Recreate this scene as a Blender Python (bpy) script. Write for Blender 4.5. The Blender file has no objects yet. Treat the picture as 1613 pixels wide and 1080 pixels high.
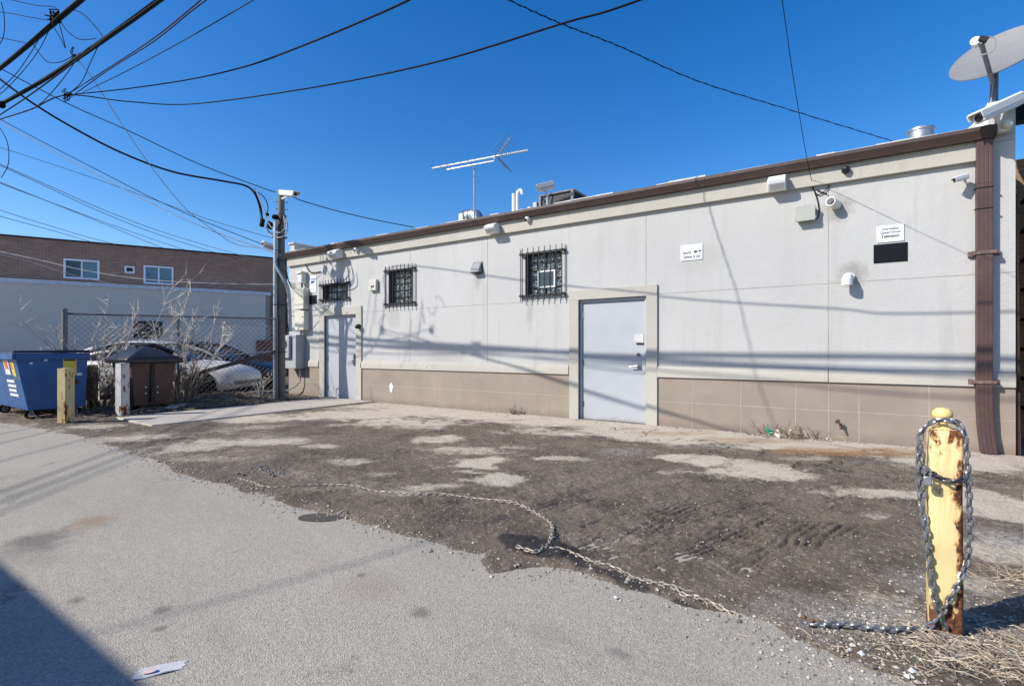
import bpy, math, random
import numpy as np
from mathutils import Vector, Matrix, noise as mnoise
random.seed(7); rng = np.random.default_rng(11)
R = math.radians
scene = bpy.context.scene
col = scene.collection

# ------------------------------------------------------------------ survey: camera at (0,0,1.25); wall along X at Y = WY
F, CX, HY, HC = 806.0, 806.5, 551.0, 1.25
CC, SS = 0.8319, 0.5549
WY = 8.36
SUNDIR = Vector((0.6, 0.8, -0.75)).normalized()
def ray(px, py):
    xc = (px - CX) / F
    return Vector((CC * xc - SS, SS * xc + CC, (HY - py) / F))
CAM = Vector((0, 0, HC))
def onY(px, py, Y=WY):
    r = ray(px, py); return CAM + r * (Y / r.y)
def onX(px, py, X):
    r = ray(px, py); return CAM + r * (X / r.x)
def gnd(px, py, Z=0.0):
    r = ray(px, py); return CAM + r * ((Z - HC) / r.z)
def dep(px, py, d): return CAM + ray(px, py) * d

# ------------------------------------------------------------------ mesh builder
class MB:
    def __init__(s): s.v = []; s.f = []
    def add(s, vs, fs):
        o = len(s.v); s.v += [tuple(v) for v in vs]; s.f += [tuple(i + o for i in f) for f in fs]; return s
    def box(s, x0, x1, y0, y1, z0, z1, M=None):
        vs = [Vector((x, y, z)) for z in (z0, z1) for y in (y0, y1) for x in (x0, x1)]
        if M is not None: vs = [M @ v for v in vs]
        return s.add(vs, [(0, 2, 3, 1), (4, 5, 7, 6), (0, 1, 5, 4), (2, 6, 7, 3), (0, 4, 6, 2), (1, 3, 7, 5)])
    def cbox(s, c, size, M=None):
        a, b, d = [x / 2 for x in size]
        T = Matrix.Translation(Vector(c)) @ (M.to_4x4() if M is not None else Matrix.Identity(4))
        return s.box(-a, a, -b, b, -d, d, T)
    def tube(s, pts, r, n=6, cap=True, closed=False):
        pts = [Vector(p) for p in pts]; m = len(pts)
        rs = r if isinstance(r, (list, tuple)) else [r] * m
        T = []
        for i in range(m):
            if closed: t = pts[(i + 1) % m] - pts[i - 1]
            else: t = pts[min(i + 1, m - 1)] - pts[max(i - 1, 0)]
            T.append(t.normalized() if t.length > 1e-9 else Vector((0, 0, 1)))
        up = Vector((0, 0, 1)) if abs(T[0].z) < .9 else Vector((1, 0, 0))
        N = (up - T[0] * up.dot(T[0])).normalized()
        vs = []
        for i in range(m):
            if i:
                N = N - T[i] * N.dot(T[i])
                N = N.normalized() if N.length > 1e-6 else T[i].orthogonal().normalized()
            B = T[i].cross(N)
            for k in range(n):
                a = 2 * math.pi * k / n
                vs.append(pts[i] + (N * math.cos(a) + B * math.sin(a)) * rs[i])
        fs = []
        for i in range(m if closed else m - 1):
            j = (i + 1) % m
            for k in range(n):
                l = (k + 1) % n
                fs.append((i * n + k, i * n + l, j * n + l, j * n + k))
        if cap and not closed:
            fs.append(tuple(range(n - 1, -1, -1))); fs.append(tuple((m - 1) * n + k for k in range(n)))
        return s.add(vs, fs)
    def cyl(s, p0, p1, r0, r1=None, n=16, cap=True):
        return s.tube([p0, p1], [r0, r0 if r1 is None else r1], n, cap)
    def lathe(s, prof, n=20, M=None):                     # prof: (radius, z)
        vs = [Vector((r * math.cos(2 * math.pi * k / n), r * math.sin(2 * math.pi * k / n), z)) for r, z in prof for k in range(n)]
        if M is not None: vs = [M @ v for v in vs]
        fs = [(i * n + k, i * n + (k + 1) % n, (i + 1) * n + (k + 1) % n, (i + 1) * n + k) for i in range(len(prof) - 1) for k in range(n)]
        fs.append(tuple(range(n - 1, -1, -1))); fs.append(tuple((len(prof) - 1) * n + k for k in range(n)))
        return s.add(vs, fs)
    def ball(s, c, r, n=14, sc=(1, 1, 1), M=None):
        prof = [(max(1e-4, math.sin(math.pi * i / (n // 2))), -math.cos(math.pi * i / (n // 2))) for i in range(n // 2 + 1)]
        T = Matrix.Translation(Vector(c)) @ (M.to_4x4() if M is not None else Matrix.Identity(4)) @ Matrix.Diagonal((r * sc[0], r * sc[1], r * sc[2], 1))
        return s.lathe(prof, n, T)
    def prism(s, poly, axis, a, b, M=None):               # poly in the two other axes, extruded a..b along axis
        n = len(poly); vs = []
        for t in (a, b):
            for p, q in poly:
                v = {'x': (t, p, q), 'y': (p, t, q), 'z': (p, q, t)}[axis]
                vs.append(M @ Vector(v) if M is not None else Vector(v))
        fs = [(k, (k + 1) % n, n + (k + 1) % n, n + k) for k in range(n)]
        fs.append(tuple(range(n - 1, -1, -1))); fs.append(tuple(range(n, 2 * n)))
        return s.add(vs, fs)
    def hull8(s, bot, top):                               # two quads
        vs = list(bot) + list(top)
        return s.add(vs, [(3, 2, 1, 0), (4, 5, 6, 7), (0, 1, 5, 4), (1, 2, 6, 5), (2, 3, 7, 6), (3, 0, 4, 7)])
    def build(s, name, mat, parent=None, loc=None, bevel=0.0, smooth=True, local=False, angle=35):
        o0 = Vector((0, 0, 0))
        if parent is not None and not local: o0 = Vector(parent.get('_o', (0, 0, 0)))
        elif parent is None and loc is not None and not local: o0 = Vector(loc)
        me = bpy.data.meshes.new(name)
        me.from_pydata([tuple(Vector(v) - o0) for v in s.v], [], s.f); me.update()
        import bmesh
        bm = bmesh.new(); bm.from_mesh(me); bmesh.ops.recalc_face_normals(bm, faces=bm.faces); bm.to_mesh(me); bm.free()
        if smooth:
            me.polygons.foreach_set('use_smooth', [True] * len(me.polygons)); me.set_sharp_from_angle(angle=R(angle))
        me.materials.append(mat)
        o = bpy.data.objects.new(name, me); col.objects.link(o)
        if parent is not None: o.parent = parent; o['_o'] = tuple(parent.get('_o', (0, 0, 0)))
        elif loc is not None: o.location = loc; o['_o'] = tuple(loc)
        else: o['_o'] = (0, 0, 0)
        if bevel:
            b = o.modifiers.new('Bevel', 'BEVEL'); b.width = bevel; b.segments = 2; b.limit_method = 'ANGLE'; b.angle_limit = R(40)
        return o
def tag(o, label, cat, group=None):
    o['label'] = label; o['category'] = cat
    if group: o['group'] = group
    return o
def thing(name, label, cat, loc=(0, 0, 0), group=None, rotz=0.0):
    o = bpy.data.objects.new(name, None); col.objects.link(o); o.location = loc; o.rotation_euler = (0, 0, rotz)
    o['_o'] = tuple(loc); o.empty_display_size = .2
    return tag(o, label, cat, group)
def spline(P, per=8):
    P = [Vector(p) for p in P]; out = []
    for i in range(len(P) - 1):
        a, b, c, d = P[max(i - 1, 0)], P[i], P[i + 1], P[min(i + 2, len(P) - 1)]
        for k in range(per):
            t = k / per
            out.append(.5 * ((2 * b) + (c - a) * t + (2 * a - 5 * b + 4 * c - d) * t * t + (3 * b - a - 3 * c + d) * t ** 3))
    out.append(P[-1]); return out
def rotm(az=0, el=0, roll=0):      # local -Y -> pointing direction; az clockwise from +Y seen from above
    return Matrix.Rotation(-az, 4, 'Z') @ Matrix.Rotation(el, 4, 'X') @ Matrix.Rotation(roll, 4, 'Y')
def frame_dir(c, d, up=(0, 0, 1)):  # matrix whose local X runs along d, Z near up
    x = Vector(d).normalized(); z = Vector(up); z = (z - x * z.dot(x)).normalized(); y = z.cross(x)
    return Matrix(((x.x, y.x, z.x, c[0]), (x.y, y.y, z.y, c[1]), (x.z, y.z, z.z, c[2]), (0, 0, 0, 1)))

# ------------------------------------------------------------------ materials
def s2l(r, g, b):
    f = lambda c: (c / 255 / 12.92) if c / 255 <= .04045 else ((c / 255 + .055) / 1.055) ** 2.4
    return (f(r), f(g), f(b), 1)
class NT:
    def __init__(s, name):
        s.m = bpy.data.materials.new(name); s.m.use_nodes = True; s.t = s.m.node_tree; s.n = s.t.nodes; s.l = s.t.links
        s.b = s.n['Principled BSDF']; s._tc = None
    def new(s, typ, **kw):
        x = s.n.new(typ)
        for k, v in kw.items(): setattr(x, k, v)
        return x
    def put(s, sock, val):
        if val is None: return
        if isinstance(val, bpy.types.NodeSocket): s.l.new(val, sock)
        else: sock.default_value = val
    def co(s, scale=None, which='Object'):
        if s._tc is None: s._tc = s.new('ShaderNodeTexCoord')
        c = s._tc.outputs[which]
        if scale is None: return c
        mp = s.new('ShaderNodeMapping'); s.l.new(c, mp.inputs[0]); mp.inputs['Scale'].default_value = scale; return mp.outputs[0]
    def noise(s, sc, detail=3, rough=.55, vec=None, dist=0.0):
        x = s.new('ShaderNodeTexNoise'); s.put(x.inputs['Vector'], vec or s.co()); x.inputs['Scale'].default_value = sc
        x.inputs['Detail'].default_value = detail; x.inputs['Roughness'].default_value = rough; x.inputs['Distortion'].default_value = dist
        return x.outputs['Fac']
    def voro(s, sc, vec=None, feat='F1', out='Distance'):
        x = s.new('ShaderNodeTexVoronoi', feature=feat); s.put(x.inputs['Vector'], vec or s.co()); x.inputs['Scale'].default_value = sc
        return x.outputs[out]
    def ramp(s, val, lo, hi, a=0.0, b=1.0):
        x = s.new('ShaderNodeMapRange'); s.put(x.inputs[0], val); x.inputs[1].default_value = lo; x.inputs[2].default_value = hi
        x.inputs[3].default_value = a; x.inputs[4].default_value = b; return x.outputs[0]
    def mix(s, fac, a, b, mode='MIX'):
        x = s.new('ShaderNodeMix', data_type='RGBA', blend_type=mode); s.put(x.inputs[0], fac); s.put(x.inputs[6], a); s.put(x.inputs[7], b)
        return x.outputs[2]
    def math(s, op, a, b=0.0):
        x = s.new('ShaderNodeMath', operation=op); s.put(x.inputs[0], a); s.put(x.inputs[1], b); return x.outputs[0]
    def attr(s, name):
        x = s.new('ShaderNodeAttribute'); x.attribute_name = name; return x
    def bump(s, h, strength=.3, dist=.01, prev=None):
        x = s.new('ShaderNodeBump'); s.put(x.inputs['Height'], h); x.inputs['Strength'].default_value = strength; x.inputs['Distance'].default_value = dist
        if prev is not None: s.l.new(prev, x.inputs['Normal'])
        return x.outputs[0]
    def fin(s, colr=None, rough=.6, metal=0.0, nrm=None, spec=None):
        s.put(s.b.inputs['Base Color'], colr); s.put(s.b.inputs['Roughness'], rough); s.put(s.b.inputs['Metallic'], metal)
        if nrm is not None: s.l.new(nrm, s.b.inputs['Normal'])
        if spec is not None: s.b.inputs['Specular IOR Level'].default_value = spec
        return s.m
def dark(c, k): return (c[0] * k, c[1] * k, c[2] * k, 1)
def simple(name, c, rough=.5, metal=0.0, var=.18, sc=6.0, bump=.1, bsc=60, spec=None, grime=None, gfac=.35):
    t = NT(name)
    k = t.mix(t.ramp(t.noise(sc, 4), .3, .7), dark(c, 1 - var), dark(c, 1 + var * .5))
    if grime is not None:
        k = t.mix(t.ramp(t.noise(sc * 2.3, 6, .7), .55, .72, 0, gfac), k, grime)
    rr = t.ramp(t.noise(sc * 3, 3), .3, .7, max(0, rough - .08), min(1, rough + .1))
    return t.fin(k, rr, metal, t.bump(t.noise(bsc, 3), bump, .004), spec)

E_ = 1.0
def stucco(name, c, stain=.1, bsc=170., spots=()):
    t = NT(name)
    k = t.mix(t.ramp(t.noise(.55, 5, .6), .3, .7), dark(c, 1 - stain), dark(c, 1.05))
    v = t.noise(1.6, 5, .6, t.co((2.2, 2.2, .22)))
    k = t.mix(t.ramp(v, .54, .74, 0, .5), k, dark((c[0], c[1] * .98, c[2] * .95), .76))
    v2 = t.noise(1.0, 6, .7, t.co((7, 7, .5)))
    k = t.mix(t.ramp(v2, .57, .72, 0, .5), k, dark((c[0], c[1] * .97, c[2] * .92), .72))
    k = t.mix(t.ramp(t.noise(55, 4, .7), .3, .7, 0, .42), k, dark(c, .76))
    k = t.mix(t.ramp(t.noise(15, 4, .65), .3, .7, 0, .22), k, dark(c, .80))
    k = t.mix(t.ramp(t.noise(7., 6, .75), .64, .72, 0, .55), k, dark((c[0], c[1] * .96, c[2] * .9), .66))
    if spots:
        sp = t.new('ShaderNodeSeparateXYZ'); t.l.new(t.co(), sp.inputs[0]); nz = t.math('MULTIPLY', t.math('SUBTRACT', t.noise(9, 6, .7), .5), 1.5)
        for (sx, sz, rx, rz, amt) in spots:
            dx = t.math('DIVIDE', t.math('SUBTRACT', sp.outputs[0], sx), rx); dz = t.math('DIVIDE', t.math('SUBTRACT', sp.outputs[2], sz), rz)
            d = t.math('ADD', t.math('SQRT', t.math('ADD', t.math('MULTIPLY', dx, dx), t.math('MULTIPLY', dz, dz))), nz)
            k = t.mix(t.ramp(d, 1.0, .35, 0, amt), k, (.20, .18, .15, 1))
    n = t.bump(t.noise(bsc * .6, 4, .7), .6, .008)
    n = t.bump(t.noise(30, 4, .65), .25, .01, n); n = t.bump(t.noise(5, 3), .15, .03, n)
    return t.fin(k, .92, 0, n, .2)
WALLC = (.52, .513, .492, 1)
bx_ = 5.5
SPOTS = [(onY(1319, 327).x + bx_, onY(1319, 327).z, .22, .26, .5), (onY(1342, 432).x + bx_, onY(1342, 432).z, .22, .22, .55), (onY(752, 433).x + bx_, onY(752, 433).z, .14, .35, .4),
         (onY(835, 490).x + bx_, onY(835, 490).z, .10, .45, .3), (onY(700, 560).x + bx_, onY(700, 560).z, .8, .20, .22), (onY(620, 500).x + bx_, onY(620, 500).z, .3, .3, .2), (onY(1100, 410).x + bx_, onY(1100, 410).z, .5, .3, .12)]
M_wall = stucco('eifs_light_grey', WALLC, .1, 170., SPOTS)
M_trim = stucco('eifs_beige_trim', (.50, .475, .415, 1), .16)
def base_mat():
    t = NT('brown_base_stucco'); c = (.335, .278, .225, 1)
    k = t.mix(t.ramp(t.noise(1.3, 5, .65), .3, .7), dark(c, .82), dark(c, 1.08))
    k = t.mix(t.ramp(t.noise(120, 3, .7), .3, .7, 0, .35), k, dark(c, .66))
    k = t.mix(t.ramp(t.noise(3.1, 6, .7), .62, .70, 0, .4), k, (.30, .19, .11, 1))
    # splash dirt from the ground upward, broken edge
    sp = t.new('ShaderNodeSeparateXYZ'); t.l.new(t.co(), sp.inputs[0])
    h = t.math('ADD', sp.outputs[2], t.math('MULTIPLY', t.noise(5, 5, .7), .22))
    k = t.mix(t.ramp(h, .26, .10, 0, .55), k, (.17, .135, .105, 1))
    return t.fin(k, .93, 0, t.bump(t.noise(170, 4, .7), .4, .006), .2)
M_base = base_mat()
M_groove = simple('grout_line', (.47, .405, .33, 1), .9, 0, .2)
M_groovew = simple('joint_sealant', (.46, .445, .41, 1), .9, 0, .25, 3)
M_gutter = simple('brown_aluminium', (.062, .040, .034, 1), .5, 0, .2, 2.0, .15, 20, grime=(.12, .09, .08, 1), gfac=.5)
M_strap = simple('worn_brown_strap', (.15, .09, .075, 1), .6, 0, .4, 14, .2, 60, grime=(.5, .46, .43, 1), gfac=.8)
M_down = simple('red_brown_aluminium', (.085, .043, .038, 1), .5, 0, .25, 2.5, .15, 20, grime=(.16, .12, .11, 1), gfac=.5)
M_door = simple('grey_blue_door_paint', (.40, .445, .49, 1), .42, 0, .05, 1.2, .08, 25, grime=(.32, .34, .36, 1), gfac=.3)
def doormat():
    t = NT('grey_blue_door_enamel'); c = (.405, .425, .44, 1)
    k = t.mix(t.ramp(t.noise(.7, 3, .5), .3, .7), dark(c, .96), dark(c, 1.02))
    k = t.mix(t.ramp(t.noise(2.0, 6, .7, t.co((5, 5, .5))), .60, .76, 0, .22), k, dark((c[0] * 1.05, c[1], c[2] * .92), .78))
    k = t.mix(t.ramp(t.noise(14, 6, .75), .66, .71, 0, .5), k, (.24, .25, .26, 1))
    sp = t.new('ShaderNodeSeparateXYZ'); t.l.new(t.co(), sp.inputs[0]); h = t.math('ADD', sp.outputs[2], t.math('MULTIPLY', t.noise(7, 6, .7), .30))
    k = t.mix(t.ramp(h, .22, .15, 0, .6), k, (.25, .17, .12, 1))
    n = t.bump(t.noise(2.2, 2), .35, .03); n = t.bump(t.noise(60, 3), .1, .003, n)
    return t.fin(k, t.ramp(t.noise(5, 4), .3, .7, .34, .55), 0, n)
M_door = doormat()
M_doorf = simple('door_frame_paint', (.42, .45, .47, 1), .5, 0, .08)
M_black = simple('black_paint', (.012, .012, .013, 1), .5, 0, .3)
M_blackpl = simple('black_panel', (.006, .008, .011, 1), .7, 0, .1, spec=.15)
M_iron = simple('black_iron', (.022, .021, .022, 1), .55, .3, .3, 20, .2, 90, grime=(.12, .06, .03, 1), gfac=.3)
M_steel = simple('galvanised_steel', (.42, .43, .44, 1), .42, .85, .15, 8)
M_steeld = simple('dull_steel', (.20, .20, .205, 1), .5, .8, .3, 30, .3, 120)
M_white = simple('white_paint', (.72, .72, .70, 1), .5, 0, .08, 3, grime=(.4, .38, .34, 1), gfac=.3)
M_pvc = simple('white_pvc', (.74, .74, .73, 1), .35, 0, .06, 8)
M_cream = simple('cream_enclosure', (.60, .57, .48, 1), .5, 0, .08, 4, grime=(.35, .25, .15, 1), gfac=.25)
M_greybox = simple('grey_enclosure', (.36, .38, .39, 1), .5, .1, .1, 4)
M_jbox = simple('grey_green_plastic', (.38, .385, .34, 1), .55, 0, .06, 4)
M_sign = simple('white_sign_plate', (.76, .77, .78, 1), .4, 0, .04, 6)
M_ink = simple('black_ink', (.02, .02, .022, 1), .6, 0, .1)
M_inkb = simple('blue_ink', (.05, .12, .38, 1), .6, 0, .1)
M_rub = simple('black_rubber_cable', (.004, .004, .005, 1), .7, 0, .2, spec=.1)
M_grcab = simple('grey_cable', (.03, .031, .034, 1), .7, 0, .2, spec=.1)
M_whcab = simple('pale_cable', (.30, .31, .33, 1), .6, 0, .1)
M_wood_dark = None
def wood(name, c, sc=(14, 14, .8)):
    t = NT(name); v = t.noise(3, 6, .7, t.co(sc), .6)
    k = t.mix(t.ramp(v, .3, .7), dark(c, .55), dark(c, 1.25))
    return t.fin(k, .88, 0, t.bump(v, .5, .01), .2)
M_pole = wood('weathered_pole_wood', (.19, .165, .14, 1))
M_board = wood('brown_board', (.065, .035, .025, 1), (9, 9, .7))
M_fencewood = wood('red_brown_fence_wood', (.20, .085, .055, 1), (9, 9, .7))
M_glassblk = None
def glassblk():
    t = NT('glass_block'); 
    k = t.mix(t.ramp(t.noise(22, 2), .42, .62), (.018, .022, .024, 1), (.24, .28, .27, 1))  # pale mottling of the blocks, with glints painted in as colour
    return t.fin(k, .06, 0, t.bump(t.noise(26, 2), .8, .02), .8)
M_glassblk = glassblk()
M_glass = NT('dark_window_glass').fin((.02, .03, .04, 1), .05, 0, None, .8)
M_glassb = NT('curtained_window_glass').fin((.10, .17, .22, 1), .06, 0, None, .8)
M_mortar = simple('grey_mortar', (.13, .135, .13, 1), .9)
M_reveal = simple('window_reveal', (.10, .10, .10, 1), .85)
M_alum = simple('white_vinyl', (.70, .73, .78, 1), .4, 0, .04)
M_lamp_lens = simple('frosted_lens', (.55, .56, .56, 1), .2, 0, .06)
M_brass = simple('rusty_brass', (.10, .055, .035, 1), .5, .5, .4, 40, .3)

def yellow_mat(name, base, seed=0.0, rustlo=.57, rusthi=.66, rust_amt=1.0):
    t = NT(name)
    mp = t.new('ShaderNodeMapping'); t.l.new(t.co(), mp.inputs[0]); mp.inputs['Location'].default_value = (seed, seed * 2, seed * .7)
    mp.inputs['Scale'].default_value = (1, 1, .42)
    v = t.noise(13, 7, .68, mp.outputs[0], .3)
    k = t.mix(t.ramp(t.noise(4, 5), .35, .65), dark(base, .86), dark(base, 1.08))
    mp2 = t.new('ShaderNodeMapping'); t.l.new(t.co(), mp2.inputs[0]); mp2.inputs['Location'].default_value = (seed + 3, 1, 0)
    mp2.inputs['Scale'].default_value = (3, 3, .25)
    k = t.mix(t.ramp(t.noise(9, 5, .7, mp2.outputs[0]), .55, .72, 0, .5), k, (base[0] * .72, base[1] * .48, base[2] * .35, 1))
    # rust is heavier towards the foot and on the right-hand edge of the post
    sp = t.new('ShaderNodeSeparateXYZ'); t.l.new(t.co(), sp.inputs[0])
    edge = t.ramp(sp.outputs[0], .022, .056, 0, .13)
    foot = t.ramp(sp.outputs[2], .30, .0, 0, .15)
    vv = t.math('ADD', t.math('ADD', v, edge), foot)
    rust = t.mix(t.ramp(t.noise(60, 4), .35, .65), (.035, .016, .010, 1), (.22, .075, .025, 1))
    mask = t.ramp(vv, rustlo, rustlo + .03, 0, rust_amt)
    k = t.mix(t.ramp(vv, rustlo - .035, rustlo, 0, .6 * rust_amt), k, (.55, .26, .08, 1))
    k = t.mix(mask, k, rust)
    n = t.bump(mask, -.5, .003); n = t.bump(t.noise(120, 3), .2, .003, n)
    return t.fin(k, t.ramp(mask, 0, 1, .45, .9), 0, n)
M_yellow = yellow_mat('chipped_yellow_paint', (.80, .645, .31, 1), 0.0, .572)
M_yellow2 = yellow_mat('faded_yellow_paint', (.58, .48, .24, 1), 2.2, .70, .6)
M_yellow3 = yellow_mat('mossy_yellow_paint', (.40, .34, .15, 1), 5.1, .70, .6)
M_whitepost = yellow_mat('chipped_white_paint', (.58, .58, .57, 1), 8.3, .72, .8)

def brickmat(name, a, b, mortar, scale=1.0):
    t = NT(name); sp = t.new('ShaderNodeSeparateXYZ'); t.l.new(t.co(), sp.inputs[0])
    cb = t.new('ShaderNodeCombineXYZ'); t.l.new(t.math('ADD', sp.outputs[0], sp.outputs[1]), cb.inputs[0]); t.l.new(sp.outputs[2], cb.inputs[1])
    br = t.new('ShaderNodeTexBrick'); t.l.new(cb.outputs[0], br.inputs[0])
    br.inputs['Scale'].default_value = 1.0; br.inputs['Brick Width'].default_value = .22; br.inputs['Row Height'].default_value = .075
    br.inputs['Mortar Size'].default_value = .010; br.inputs['Color1'].default_value = a; br.inputs['Color2'].default_value = b; br.inputs['Mortar'].default_value = mortar
    br.inputs['Bias'].default_value = 0
    k = t.mix(t.ramp(t.noise(.7, 5, .65), .3, .7, .0, .55), br.outputs[0], dark(a, .6))
    # pale weathered bricks in short horizontal runs
    m2 = t.noise(2.0, 4, .65, t.co((.5, .5, 3.2)))
    k = t.mix(t.ramp(m2, .60, .72, 0, .5), k, (a[0] * 1.9, a[1] * 2.0, a[2] * 2.0, 1))
    return t.fin(k, .9, 0, t.bump(br.outputs['Fac'], -.5, .01), .2)
M_brick = brickmat('dark_brown_brick', (.36, .20, .135, 1), (.23, .135, .10, 1), (.40, .31, .24, 1))
M_brick2 = brickmat('tan_brick', (.30, .20, .13, 1), (.24, .155, .10, 1), (.30, .26, .2, 1))
def painted_block():
    t = NT('painted_block_wall'); c = (.68, .62, .54, 1)
    sp = t.new('ShaderNodeSeparateXYZ'); t.l.new(t.co(), sp.inputs[0])
    cb = t.new('ShaderNodeCombineXYZ'); t.l.new(t.math('ADD', sp.outputs[0], sp.outputs[1]), cb.inputs[0]); t.l.new(sp.outputs[2], cb.inputs[1])
    br = t.new('ShaderNodeTexBrick'); t.l.new(cb.outputs[0], br.inputs[0]); br.inputs['Scale'].default_value = 1.0
    br.inputs['Brick Width'].default_value = .4; br.inputs['Row Height'].default_value = .2; br.inputs['Mortar Size'].default_value = .008
    br.inputs['Color1'].default_value = dark(c, 1.02); br.inputs['Color2'].default_value = dark(c, .97); br.inputs['Mortar'].default_value = dark(c, .93)
    k = t.mix(t.ramp(t.noise(.6, 5), .3, .7, 0, .4), br.outputs[0], dark(c, .84))
    k = t.mix(t.ramp(t.noise(2, 5, .7, t.co((3, 3, .3))), .6, .75, 0, .35), k, dark(c, .72))
    return t.fin(k, .9, 0, t.bump(br.outputs['Fac'], -.3, .008), .2)
M_block = painted_block()

# asphalt of the alley
def asphalt():
    t = NT('old_grey_asphalt'); c = (.378, .342, .283, 1)
    k = t.mix(t.ramp(t.noise(.45, 6, .65), .32, .68), dark(c, .78), dark(c, 1.10))
    k = t.mix(t.ramp(t.noise(2.2, 5, .65), .55, .75, 0, .28), k, dark(c, .70))
    k = t.mix(t.ramp(t.noise(.8, 4, .6, t.co((1, 1, 1)), .5), .52, .74, 0, .35), k, (.42, .37, .30, 1))
    sp1 = t.voro(150, None, 'F1', 'Color'); sepc = t.new('ShaderNodeSeparateColor'); t.l.new(sp1, sepc.inputs[0])
    k = t.mix(t.ramp(sepc.outputs[0], .0, 1, .0, .9), k, t.mix(sepc.outputs[1], dark(c, .52), dark(c, 1.42)))
    k = t.mix(t.ramp(t.noise(230, 2), .64, .74, 0, .5), k, (.60, .56, .49, 1))
    k = t.mix(t.ramp(t.noise(140, 2), .33, .25, 0, .7), k, (.10, .09, .08, 1))
    bandn = t.noise(1.0, 4, .6, t.co((.12, 1.9, 1)))
    k = t.mix(t.ramp(bandn, .54, .70, 0, .34), k, dark(c, .62))
    oil = t.noise(1.3, 7, .74)
    k = t.mix(t.ramp(oil, .635, .69, 0, .6), k, (.10, .088, .074, 1))
    spx = t.new('ShaderNodeSeparateXYZ'); t.l.new(t.co(), spx.inputs[0]); nzz = t.math('MULTIPLY', t.math('SUBTRACT', t.noise(5, 7, .75), .5), 2.4)
    for (px, py, w_, h_, cc, amt) in ((145, 822, 45, 12, (.27, .17, .10, 1), .6), (60, 850, 70, 16, (.12, .105, .09, 1), .7), (120, 945, 20, 8, (.10, .09, .08, 1), .7), (255, 960, 16, 7, (.12, .10, .09, 1), .6), (570, 905, 12, 5, (.10, .09, .08, 1), .6),
             (665, 965, 26, 8, (.11, .10, .085, 1), .6), (250, 990, 14, 6, (.12, .1, .09, 1), .6), (580, 925, 80, 22, (.27, .22, .17, 1), .35), (420, 770, 90, 14, (.24, .21, .17, 1), .35), (980, 1030, 30, 8, (.13, .115, .1, 1), .5), (40, 870, 120, 20, (.2, .18, .155, 1), .4), (860, 1000, 70, 16, (.27, .235, .19, 1), .35), (350, 1000, 90, 18, (.27, .24, .2, 1), .3)):
        g = gnd(px, py); zc = -SS * g.x + CC * g.y; a_ = w_ * zc / F; b_ = h_ * zc * zc / (F * HC)
        dx = t.math('DIVIDE', t.math('SUBTRACT', spx.outputs[0], g.x), a_); dy = t.math('DIVIDE', t.math('SUBTRACT', spx.outputs[1], g.y), b_ * 1.2)
        dd = t.math('ADD', t.math('SQRT', t.math('ADD', t.math('MULTIPLY', dx, dx), t.math('MULTIPLY', dy, dy))), nzz)
        k = t.mix(t.ramp(dd, 1.0, .3, 0, amt), k, cc)
    chip = t.noise(7.5, 3, .6)
    k = t.mix(t.ramp(chip, .72, .76, 0, .6), k, (.09, .08, .07, 1))
    rust = t.noise(.9, 6, .7, t.co((1, 1, 1)), .4)
    k = t.mix(t.ramp(rust, .64, .74, 0, .5), k, (.27, .185, .12, 1))
    # hairline cracks, only here and there
    wv = t.new('ShaderNodeVectorMath', operation='ADD'); t.l.new(t.co(), wv.inputs[0]); nv = t.new('ShaderNodeTexNoise'); t.l.new(t.co(), nv.inputs[0]); nv.inputs['Scale'].default_value = 2.2; nv.inputs['Detail'].default_value = 6; t.l.new(nv.outputs['Color'], wv.inputs[1])
    cr = t.voro(.42, wv.outputs[0], 'DISTANCE_TO_EDGE')
    cm = t.math('MULTIPLY', t.ramp(cr, .0085, .002), t.ramp(t.noise(.6, 3), .55, .68))
    k = t.mix(t.math('MULTIPLY', cm, .8), k, (.075, .066, .057, 1))
    n = t.bump(t.voro(150), .6, .005); n = t.bump(t.noise(240, 2), .35, .004, n); n = t.bump(t.noise(9, 4), .25, .02, n); n = t.bump(cm, -.5, .006, n)
    return t.fin(k, .93, 0, n, .25)
M_asph = asphalt()
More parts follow.
